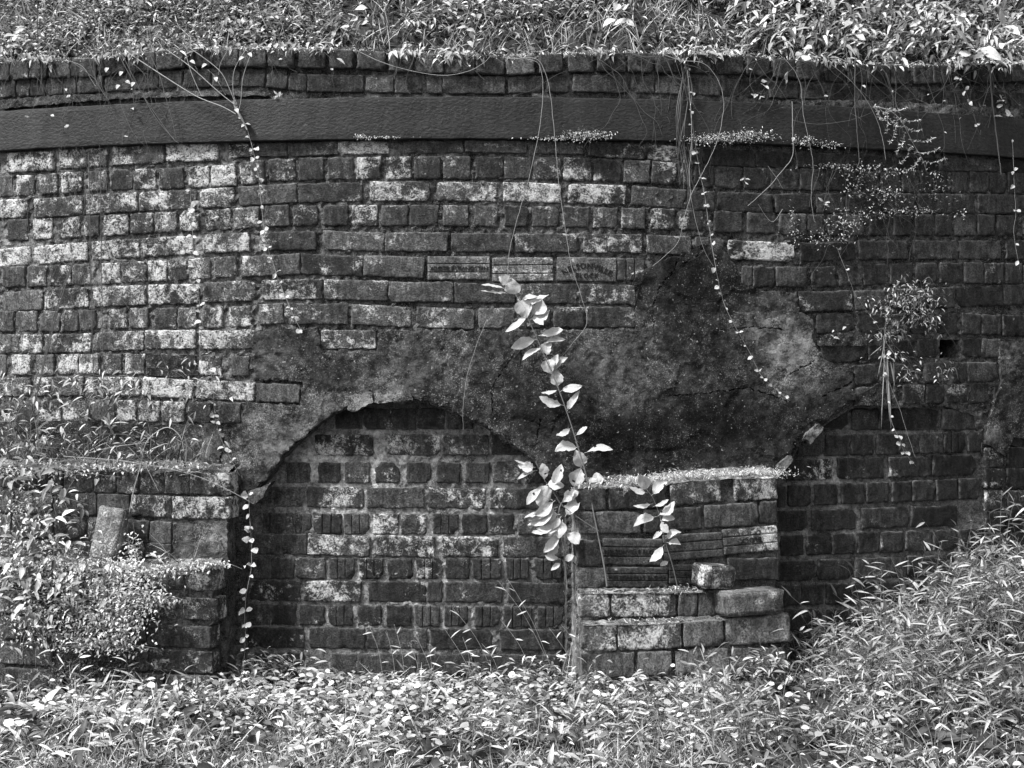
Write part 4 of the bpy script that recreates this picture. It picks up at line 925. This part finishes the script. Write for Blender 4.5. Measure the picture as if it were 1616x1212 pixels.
for k, (x0, x1, xm) in enumerate([(140,150,120),(158,165,150),(118,52,100),(118,60,92),(120,55,88)]):
    vine([(x0, 405 if k > 1 else 240),((x0+x1)/2, 500),(x1 if k < 2 else 50, 660)], ["dark climber stem on the left wall, leftmost of two upright ones", "dark climber stem on the left wall, rightmost of two upright ones", "dry stem fanning up from the left ledge, steepest of three", "dry stem fanning up from the left ledge, middle of three", "dry stem fanning up from the left ledge, flattest of three"][k], off=.03, r=.0022, mat=M_TWIG)
# twisted root bundle
W0 = P(1080, 85, .05); root = empty("root_bundle", W0, "twisted bundle of dark roots hanging over the band", "roots")
for k in range(9):
    t = Tubes(); ph = random.uniform(0, 6.28); dx = random.uniform(-9, 12); yl = random.choice((320, 300, 260, 330, 280))
    pts = [P(1078+dx*.4+7*math.sin(ph+y*.03)+(y-85)*.04*(k % 3-.5), y, .035+.012*math.sin(ph+y*.05)) for y in np.linspace(80, yl, 12)]
    t.add(smooth_path(pts, 3), random.uniform(.0016, .0034), .0008, 5); t.build("root", M_TWIG, root)
# dead bush over the band, left
root = empty("dry_bush", P(372, 175, .04), "dry forked bush leaning over the band at the upper left", "bush")
for pts, r in [([(200,82),(255,118),(310,152),(350,168),(372,180)], .0022), ([(262,78),(300,105),(345,145),(370,165)], .002), ([(300,76),(345,110),(362,140),(372,165)], .0016), ([(292,80),(302,115),(318,152)], .0016), ([(388,78),(370,110),(368,145),(374,165)], .0014), ([(398,80),(384,120),(380,160),(376,175)], .0014), ([(360,78),(348,100),(345,118)], .001), ([(328,350-240),(340,122),(356,150)], .001)]:
    t = Tubes(); t.add(smooth_path([P(x, y, .05) for x, y in pts], 5), r, r*.8, 4); t.build("branch", M_TWIG_L, root)
t = Tubes(); t.add(smooth_path([P(x, y, .045) for x, y in [(368,160),(374,175),(384,192),(390,205)]], 4), .004, .003, 5); t.build("trunk", M_TWIG_L, root)
g = Leaves()
for (x, y) in [(300,96),(170,107),(340,122),(326,101),(385,90),(392,84),(193,113),(198,128),(188,134),(212,130),(372,172)]:
    g = Leaves(); g.add([tuple(P(x, y, .06))], [(random.uniform(-1, 1), -.5, -.4)], (0, -.8, .7), .025, .016, 'ovate'); g.build("leaf", M_BIG, root, uv=True)
root = empty("dry_bush", P(150, 118, .04), "fan of dark bare shoots over the parapet at the far left", "bush")
for pts in [[(60,60),(110,95),(150,125),(155,140)], [(130,40),(140,90),(150,125)], [(165,70),(158,110),(152,135)], [(150,125),(165,150),(172,158)], [(175,60),(200,110),(225,150),(270,215),(282,225)], [(190,80),(215,130),(245,185),(275,220)], [(235,82),(252,120),(262,155),(272,190),(278,220)], [(150,50),(148,100),(152,130)]]:
    t = Tubes(); t.add(smooth_path([P(x, y, .05) for x, y in pts], 5), .002, .0012, 4); t.build("branch", M_TWIG, root)

# saplings with broad leaves -------------------------------------------------
def sapling(stem, branches, leaves, label, off0, off1, r0, r1):
    r0 *= .75; n = len(stem); W = smooth_path([P(x, y, off0+(off1-off0)*i/(n-1)) for i, (x, y) in enumerate(stem)], 5)
    root = empty("sapling", W[0], label, "sapling"); t = Tubes(); t.add(W, r0, r1, 6); t.build("stem", M_TWIG_M, root)
    for b in branches:
        t = Tubes(); t.add(smooth_path([P(x, y, off1) for x, y in b], 5), .0016, .001, 5); t.build("branch", M_TWIG_L, root)
    for (x, y, L, ang, wr, tilt) in leaves:      # base at x,y; ang: direction in the picture, degrees; tilt: 0 seen flat .. 1 edge-on
        g = Leaves(); a = math.radians(ang); d_ = (math.cos(a), -.25, math.sin(a))
        nrm = (-.15-.3*math.sin(a)*(1-tilt), -1.0*(1-tilt)-.15, .55+tilt)
        wr = wr*random.uniform(1.05, 1.45); nrm = (nrm[0]+random.uniform(-.35, .35), nrm[1], nrm[2]+random.uniform(-.35, .35))
        broad(P(x, y, off1+.01), d_, nrm, L*.0024, L*.0021*wr, M_BIG, root)
    return root
sapling([(958,925),(953,890),(945,850),(935,800),(925,750),(912,705),(898,660),(880,610),(865,575),(850,540),(832,500),(818,470),(803,450)], [],
 [(806,452,24,140,.7,.0),(800,455,42,178,.28,.5),(806,462,48,185,.3,.6),(818,472,32,-65,.75,0),(815,468,30,105,.7,0),(822,475,26,30,.5,.4),(828,482,38,42,.4,.3),(836,505,36,25,.75,0),(838,500,34,60,.7,0),(835,498,46,205,.25,.6),(848,535,42,195,.45,.2),(850,530,40,12,.4,.4),(856,545,36,30,.3,.6),(862,562,24,75,.8,0),(862,565,26,-70,.75,0),(858,548,40,205,.3,.4),(872,590,34,55,.4,.2),(868,585,28,70,.4,.1),(880,612,28,100,.75,0),(882,615,30,195,.3,.5),(884,618,34,28,.35,.3),(890,640,44,165,.35,.3),(893,648,30,60,.3,.2),(895,650,38,70,.35,.2),(902,675,28,205,.4,.3),(908,688,24,40,.4,.3),(914,705,40,193,.4,.1),(922,715,44,18,.3,.4),(918,735,34,-110,.7,0),(920,740,32,110,.65,0),(926,755,28,-30,.85,0),(930,765,26,20,.8,0),(932,770,36,-42,.35,.2),(925,765,38,230,.4,.1)],
 "tall slender sapling with bright broad leaves in front of the middle buttress", .17, .08, .0048, .0014)
sapling([(945,838),(920,822),(898,806),(885,795),(872,775),(858,755),(845,728)], [[(885,795),(880,820),(888,860),(893,905),(895,930)]],
 [(845,738,28,165,.55,0),(840,735,30,170,.3,.5),(848,742,34,195,.25,.6),(860,760,28,100,.6,0),(862,765,26,15,.6,.2),(858,768,36,215,.45,.1),(872,770,40,75,.45,0),(872,790,32,150,.9,0),(876,790,40,215,.45,0),(884,795,34,35,.5,.1),(880,800,52,200,.35,.1),(878,805,44,190,.4,.2),(876,810,50,195,.35,.3),(884,812,40,180,.5,.1),(886,815,34,230,.5,.0),(888,820,30,-100,.75,0),(892,815,34,60,.5,.1),(880,828,44,195,.28,.3),(886,835,40,175,.3,.3),(890,840,30,-40,.6,.1),(886,845,38,215,.35,.2),(880,850,30,240,.5,.1),(872,822,36,160,.35,.3),(895,800,30,65,.35,.1),(884,882,24,160,.35,.3),(886,888,20,210,.4,.2),(890,885,18,30,.5,.1)],
 "low leafy branch of sapling clustered at the right end of the arch", .17, .13, .0022, .0012)
sapling([(1070,930),(1062,895),(1052,862),(1045,830),(1040,810),(1030,785),(1022,775)], [],
 [(1022,775,30,120,.6,0),(1022,778,34,165,.35,.3),(1028,782,34,42,.5,0),(1030,795,32,190,.35,.2),(1030,800,28,25,.3,.4),(1038,815,36,45,.45,0),(1036,815,36,195,.35,.2),(1042,820,24,-60,.5,.1),(1042,822,22,20,.5,.2),(1048,838,20,200,.4,.4),(1050,850,26,25,.5,.1),(1048,860,34,225,.4,.1),(1052,856,22,-10,.6,.1),(1056,885,16,-150,.5,.1)],
 "small upright sapling with pointed leaves before the lettered blocks of the middle buttress", .21, .20, .0026, .0012)

# rosettes and broad-leaved herbs -----------------------------------------------
def rosette(x, y, z, n, L, label, wr=.3, spread=.9, mat=M_BIG, cat="plant", name="broadleaf_rosette"):
    root = empty(name, (x, y, z), label, cat)
    for k in range(n):
        a = 2*PI*k/n+random.uniform(-.3, .3); q = L*random.uniform(.6, 1.15); el = random.uniform(.1, 1.2)
        broad((x, y, z), (math.cos(a)*spread, math.sin(a)*spread, el), (-math.cos(a)*.8, -math.sin(a)*.8-.4, 1), q, q*wr*random.uniform(.8, 1.2), mat, root, curl=random.uniform(.1, .6))
    return root
def gp(px, py):   # ground point seen at a pixel (flat part)
    Y = EZ*F/(py-606); X = (px-808)*Y/F; return X, Y, gz(X, Y)
for (px, py, n, L, lab, wr) in [(62,1125,7,.13,"spoon-leaved rosette at the foot of the left buttress",.32),(195,1150,9,.13,"spiky pale rosette in the grass below the left buttress",.24),(105,1130,5,.09,"small drooping broadleaf plant right of the spoon-leaved rosette",.35),(255,1165,4,.08,"single tall pointed leaf cluster in the near left grass",.4),
  (560,1165,5,.10,"long-leaved plant in the near grass below the arch",.22),(880,1160,4,.09,"broad ribbed leaf plant among the weeds below the middle buttress",.6),(175,1175,5,.07,"low ribbed rosette near the bottom left corner",.5),(20,1150,5,.08,"low broadleaf plant at the left edge of the near grass",.4),(1030,1175,6,.06,"small rosette in the near grass right of the middle",.35),(690,1190,6,.06,"small rosette in the near grass below the arch middle",.4)]:
    X, Y, Z = gp(px, py); rosette(X, Y, Z+.01, n, L, lab, wr)
for (px, py, n, L, lab) in [(505,1085,5,.09,"dull-leaved herb at the wall foot, left one in the arch"),(440,1080,6,.09,"tall dull grass-like herb beside the left jamb of the arch"),(830,1080,7,.08,"dark pointed-leaf herb at the wall foot near the middle buttress"),(690,1082,5,.07,"bright forked herb at the wall foot under the arch middle")]:
    X, Y, Z = gp(px, py); rosette(X, Y, Z+.05, n, L, lab, .28, .6, M_LEAF)
# plants of the top edge
def top_plant(px, py, n, L, lab, wr=.45, mat=M_BIG):
    p = P(px, py, .0); root = empty("weed_plant", p, lab, "plant")
    for k in range(n):
        a = random.uniform(0, PI); q = L*random.uniform(.6, 1.2)
        b = p+Vector((random.uniform(-.03, .03), -.03, random.uniform(-.03, .05)))
        broad(b, (math.cos(a), -.6, random.uniform(-.7, .7)), (random.uniform(-.3, .3), -.9, .8), q, q*wr, mat, root)
for (px, py, n, L, lab) in [(985,25,6,.06,"pale broad-leaved plant above the coping right of the stem pair"),(1530,85,6,.10,"large-leaved plant hanging over the right parapet"),(1585,60,6,.09,"coarse-toothed leafy plant at the top right corner"),(1500,30,5,.08,"leafy shoot above the right parapet"),(560,40,5,.05,"pale upright leaves above the coping left of the middle"),(740,55,5,.045,"small glossy plant above the coping near the middle"),(1260,80,5,.05,"curled pale leaves on the right coping"),(1350,50,6,.06,"dark-stemmed leafy plant above the right coping"),(40,60,6,.05,"bright tufted plant above the far left coping"),(1200,150,7,.03,"small bright seedling rooted above the band, right of the twisted roots"),(1575,175,6,.045,"leafy seedling above the band at the far right"),(1315,535,4,.028,"three-leaved seedling on the right wall beside the render")]:
    top_plant(px, py, n, L, lab)
# seedlings sprouting from the joints
for (px, py, lab) in [(1175,282,"star-shaped seedling under the right part of the band"),(995,428,"tiny two-leaved seedling on the lettered blocks"),(1240,130,"pair of tall pale leaves rising above the band"),(440,150,"tiny seedling on the band right of the dry bush"),(1300,320,"upright seedling in the creeper of the upper right joints"),(300,330,"slim pale leaf sprig on the left bricks")]:
    p = P(px, py, .02); root = empty("seedling", p, lab, "seedling")
    nl = 2 if 'two' in lab or 'pair' in lab or 'slim' in lab else random.choice((3, 4, 6)); up_ = 'pair' in lab or 'slim' in lab
    tb_ = Tubes(); q0 = p-Vector((0, .0, .02+.02*random.random())); tb_.add([q0+Vector((0, .02, 0)), (q0+p)/2+Vector((.004, 0, 0)), p], .0009, .0006, 3); tb_.build("stem", M_STEM, root)
    for k in range(nl):
        a = math.radians(random.uniform(50, 130) if up_ else random.uniform(-40, 220)); q = random.uniform(.012, .03)*(1.6 if up_ else 1)
        broad(p+Vector((0, 0, random.uniform(-.015, .005))), (math.cos(a), -.4, math.sin(a)), (random.uniform(-.5, .5), -1, random.uniform(-.3, .9)), q, q*random.uniform(.25, .5), M_BIG, root)
# feathery plant drooping over the band
root = empty("feathery_plant", P(1370, 165, .05), "pale feathery plant arching down over the band at the right", "plant")
sp = smooth_path([P(x, y, .06) for x, y in [(1378,168),(1405,175),(1425,195),(1440,225),(1455,250),(1462,270)]], 5); t = Tubes(); t.add(sp, .002, .001, 4); t.build("stem", M_TWIG_L, root)
for (x0, y0, x1, y1) in [(1385,168,1420,200),(1400,175,1400,210),(1410,185,1450,190),(1415,190,1405,225),(1425,200,1455,205),(1428,210,1415,240),(1435,220,1475,218),(1438,230,1420,258),(1445,240,1480,235),(1450,250,1430,268),(1455,255,1490,250),(1400,172,1430,170),(1380,168,1395,190)]:
    a = P(x0, y0, .06); b = P(x1, y1, .08); pts = smooth_path([a, (a+b)/2+Vector((0, -.01, -.012)), b], 4); t = Tubes(); t.add(pts, .001, .0006, 3); fr = t.build("frond", M_TWIG_L, root)
    g = Leaves(); idx = RNG.integers(0, len(pts), 34); pos = np.array([tuple(pts[i]) for i in idx]); g.add(pos, np.stack([rnd(34, -1, 1), rnd(34, -1, 0), rnd(34, -.6, .8)], 1), (0, -.8, .8), rnd(34, .006, .015), .004, 'tiny'); g.build("leaflets", M_ROUND, root)["kind"] = "stuff"
# hanging long-leaved tuft at the right
root = empty("hanging_tuft", P(1396, 525, .05), "tuft of long white drooping leaves hanging in the right arch", "plant")
for (x0, y0, x1, y1, w_) in [(1398,530,1385,600,.004),(1396,540,1394,660,.004),(1400,560,1402,665,.007),(1405,570,1412,610,.006),(1410,570,1412,620,.004),(1396,560,1388,680,.003),(1402,600,1408,680,.005),(1398,540,1420,570,.003),(1392,545,1372,562,.003)]:
    a = P(x0, y0, .06); b = P(x1, y1, .05); g = Leaves(); d = b-a; g.add([tuple(a)], [tuple(d)], (random.uniform(-.3, .3), -1, 0), d.length, w_, 'lance', random.uniform(-.08, .08)); g.build("leaf", M_BIG, root, uv=True)
# bent dry stem with dead leaves on the left buttress
root = empty("bent_weed", P(225, 830, .2), "bent pale weed stalk arching over the left buttress ledge", "plant")
for pts, r in [([(203,815),(212,770),(222,735),(230,700),(250,680),(268,675),(285,690),(290,712)], .0022), ([(140,715),(180,705),(235,698)], .0013), ([(100,720),(180,726),(240,735),(300,748),(350,768),(400,795)], .0013), ([(230,735),(245,765),(250,775)], .0013)]:
    t = Tubes(); t.add(smooth_path([P(x, y, .16) for x, y in pts], 5), r, r*.7, 4); t.build("stem", M_TWIG_L, root)
for (x, y, lab) in [(270,735,"dark upright spear-leaved plant on the left buttress ledge under the bent stalk"),(295,742,"low broad-leaved plant at the right end of the left buttress ledge"),(40,700,"long-leaved tuft on the far left ledge"),(285,895,"grassy tuft on the lower ledge of the left buttress"),(250,875,"pale round-leaved sprig above the lower ledge of the left buttress"),(15,660,"tall leafy weed at the far left above the ledge"),(172,665,"nodding pale flower-like leaf cluster left of the bent stalk")]:
    p = P(x, y+8, .12 if y < 850 else .2); rosette(p.x, p.y, p.z, 7, .06 if y < 850 else .045, lab, .22, .55)

# tangles of thin dry twigs ------------------------------------------------------
def tangle(label, seeds, n, drop, spread, mat, r=(.0006, .0013), off=(.02, .07), cat="twigs", leaves=0.0):
    root = empty("hanging_twigs", P(seeds[0][0], seeds[0][1], .03), label, cat)
    for k in range(n):
        sx, sy = random.choice(seeds); x = sx+random.gauss(0, 14); y = sy+random.gauss(0, 5); o = random.uniform(*off); a = random.gauss(PI/2, spread); L = random.uniform(*drop); pts = []; m = 7
        for i in range(m+1):
            pts.append(P(x, y, o)); a += random.gauss(0, .28)+(PI/2-a)*.12; x += math.cos(a)*L/m; y += math.sin(a)*L/m; o = max(.015, o+random.uniform(-.008, .006))
        W = smooth_path(pts, 4); rr = random.uniform(*r); t = Tubes(); t.add(W, rr, rr*.5, 3)
        for b in range(random.choice((0, 1, 1, 2))):
            i = random.randrange(4, len(W)-4); q = W[i]; e = q+Vector((random.uniform(-.06, .06), -.005, random.uniform(-.07, .02))); t.add([q, (q+e)/2+Vector((0, -.004, .004)), e], rr*.6, rr*.3, 3)
        tw = t.build("twig", mat, root)
        if random.random() < leaves:
            i = random.randrange(5, len(W)); q = random.uniform(.01, .022); broad(W[i-1], (random.uniform(-1, 1), -.5, random.uniform(-.8, .3)), (0, -.8, .7), q, q*.55, M_BIG, root)
    return root
tangle("thin dry twigs trailing over the upper left wall below the band", [(60,95),(110,95),(150,110),(200,100),(250,95),(290,120)], 30, (60, 200), .5, M_TWIG, leaves=.2)
tangle("fine dry stems hanging down the pale left bricks", [(105,240),(150,235),(120,300),(160,330),(80,420),(140,420),(335,560)], 16, (120, 300), .22, M_TWIG)
tangle("tangle of thin stems drooping over the upper right parapet", [(1190,90),(1240,95),(1290,100),(1340,108),(1390,110),(1440,110),(1500,110),(1550,110)], 42, (60, 210), .6, M_TWIG_M, leaves=.35)
tangle("thin stems drooping over the parapet between the stem pair and the twisted roots", [(960,88),(1000,86),(1040,86),(1075,88)], 14, (60, 190), .7, M_TWIG_M, leaves=.15)
tangle("few wispy stems falling over the parapet left of the stem pair", [(420,82),(520,80),(640,86),(740,92)], 9, (30, 90), .7, M_TWIG_M, leaves=.3)
tangle("dry rootlets clinging beneath the creeper at the upper right", [(1320,265),(1380,275),(1430,285),(1390,330),(1330,350),(1440,470),(1410,520)], 26, (30, 110), .5, M_TWIG_M, off=(.012, .03))
# ragged fringe of leaves spilling over the coping
xs_ = [x for x in range(-60, 1700, 9) if n3(x*.012, 4.2) > -.12]
wall_foliage("weeds", [(x, interp([(0,94),(150,90),(230,80),(400,72),(560,75),(700,84),(810,88),(880,80),(1000,79),(1160,83),(1300,94),(1400,100),(1616,97)], x)[0]+4*n3(x*.03, 1), 12, 9+26*max(0, n3(x*.016, 7)), int(6+26*max(0, n3(x*.02, 2)+.15)), .0) for x in xs_],
    "ragged weed fringe spilling over the coping bricks", "weeds", M_LEAF, 'lance', (.018, .048), .3, (-.06, .05), droop=.7)
# long arching blades, clumped
g = Leaves()
p_ = ground_pos(6500, -2.6, 2.6, 4.7, 6.2, lambda kx, y, x: np.array([1.0 if n3(a*5, b*6, 3) > .18 else .12 for a, b in zip(x, y)])); n = len(p_)
d_ = np.stack([rnd(n, -.9, .9), rnd(n, -.9, .2), rnd(n, .6, 1.4)], 1)
g.add(p_, d_, np.stack([rnd(n, -.8, .8), -np.ones(n), rnd(n, .4, 1.2)], 1), rnd(n, .06, .16), rnd(n, .0022, .005), 'blade', rnd(n, .3, 1.0), .15)
tag(g.build("long_grass", M_LEAF), "longer arching grass blades scattered in clumps through the near weeds", "grass", kind="stuff")
# dead leaves, clods and twigs on the soil
g = Leaves(); p_ = ground_pos(3400, -2.6, 2.6, 4.4, 6.1, None); n = len(p_); p_[:, 2] += rnd(n, .0, .03)
g.add(p_, np.stack([rnd(n, -1, 1), rnd(n, -1, 1), rnd(n, -.2, .3)], 1), np.stack([rnd(n, -.6, .6), rnd(n, -.8, .2), np.ones(n)], 1), rnd(n, .03, .07), rnd(n, .015, .035), 'ovate', rnd(n, -.4, .5), .4)
tag(g.build("shade_and_litter_leaves", M_DARKLEAF), "dark dead leaves lying under the grass in front of the wall", "leaf litter", kind="stuff")
# taller weeds overlapping the wall foot
for k, (px, py, n_, L, lab) in enumerate([(420,1075,7,.08,"bushy weed overlapping the wall foot beside the dangling vine"),(600,1078,6,.06,"weed with raised leaves under the third ribbed brick"),(650,1080,5,.07,"lean upright weed before the arch, right of its centre"),(760,1082,7,.06,"spreading weed at the wall foot below the thin stalks"),(865,1088,6,.07,"weed in the corner where the arch meets the middle buttress"),(950,1092,7,.07,"leafy weed at the left front corner of the middle buttress"),(1050,1085,6,.06,"weed in front of the middle buttress steps")]):
    X, Y, Z = gp(px, py); rosette(X, Y, Z+.03, n_, L, lab, .3, .6, M_ROUND, name="weed_plant")

wall_foliage("weeds", [(430,1052,70,22,170,.05),(400,1075,50,16,120,.06),(500,1068,40,14,70,.06),(590,1072,50,12,60,.06),(680,1070,30,16,60,.06),(760,1062,50,18,80,.06),(850,1058,50,24,150,.08),(940,1078,40,26,110,.30),(1010,1085,60,18,90,.32),(1120,1075,70,20,140,.32),(1210,1050,50,30,160,.30),(20,1100,60,20,80,.28),(130,1105,70,14,80,.28),(260,1098,60,16,90,.28),(340,1085,30,18,60,.2)],
    "ragged mixed weeds climbing against the wall foot and the buttress steps", "weeds", M_LEAF, 'lance', (.018, .05), .26, (.0, .08), droop=-.5, stems=5)

wall_foliage("grass", [(60,725,70,16,70,.08),(150,728,60,12,50,.08),(250,725,60,14,60,.08),(30,700,30,20,30,.08),(300,730,30,8,24,.08),(285,888,30,5,30,.2)],
    "thin wispy upright grass on the ledges of the left buttress", "grass", M_GRASS, 'blade', (.06, .16), .035, (.0, .06), droop=-2.2)
# woody shoots standing in the weeds of the mound
for (x, y, h_, lean, lab) in [(600,70,.16,-.1,"dark leaning shoot in the weeds above the coping, left of the middle"),(845,60,.22,.12,"cluster of dark dead stalks above the stem pair"),(1130,70,.2,-.25,"bare shoot in the mound weeds right of the twisted roots"),(1300,72,.24,.15,"dark forked shoot above the moss-topped band"),(1470,80,.26,-.3,"tall dark shoot with broad leaves above the right parapet"),(1560,70,.3,.2,"woody stem with broad leaves at the top right"),(330,70,.2,.3,"bare twiggy shoot above the dry bush"),(60,70,.18,-.15,"dark thin shoot in the bright weeds at the top left"),(745,50,.2,-.35,"pale diagonal stalk crossing the weeds near the middle")]:
    b = P(x, y, -.08); root = empty("woody_shoot", b, lab, "shoot")
    for k in range(random.choice((2, 3, 4))):
        t = Tubes(); l2 = lean+random.uniform(-.5, .5); q = h_*random.uniform(.6, 1.1)
        W = smooth_path([b, b+Vector((l2*q*.4, -.02, q*.5)), b+Vector((l2*q, -.03, q))], 5); t.add(W, .0022, .001, 4); t.build("branch", M_TWIG, root)
        for m in range(3 if 'leaves' in lab else 1):
            a = random.uniform(-.6, 3.7); L = random.uniform(.03, .075) if 'leaves' in lab else .025
            broad(W[random.randrange(4, len(W))], (math.cos(a), -.7, math.sin(a)*.7), (random.uniform(-.3, .3), -.8, .9), L, L*.5, M_BIG, root)
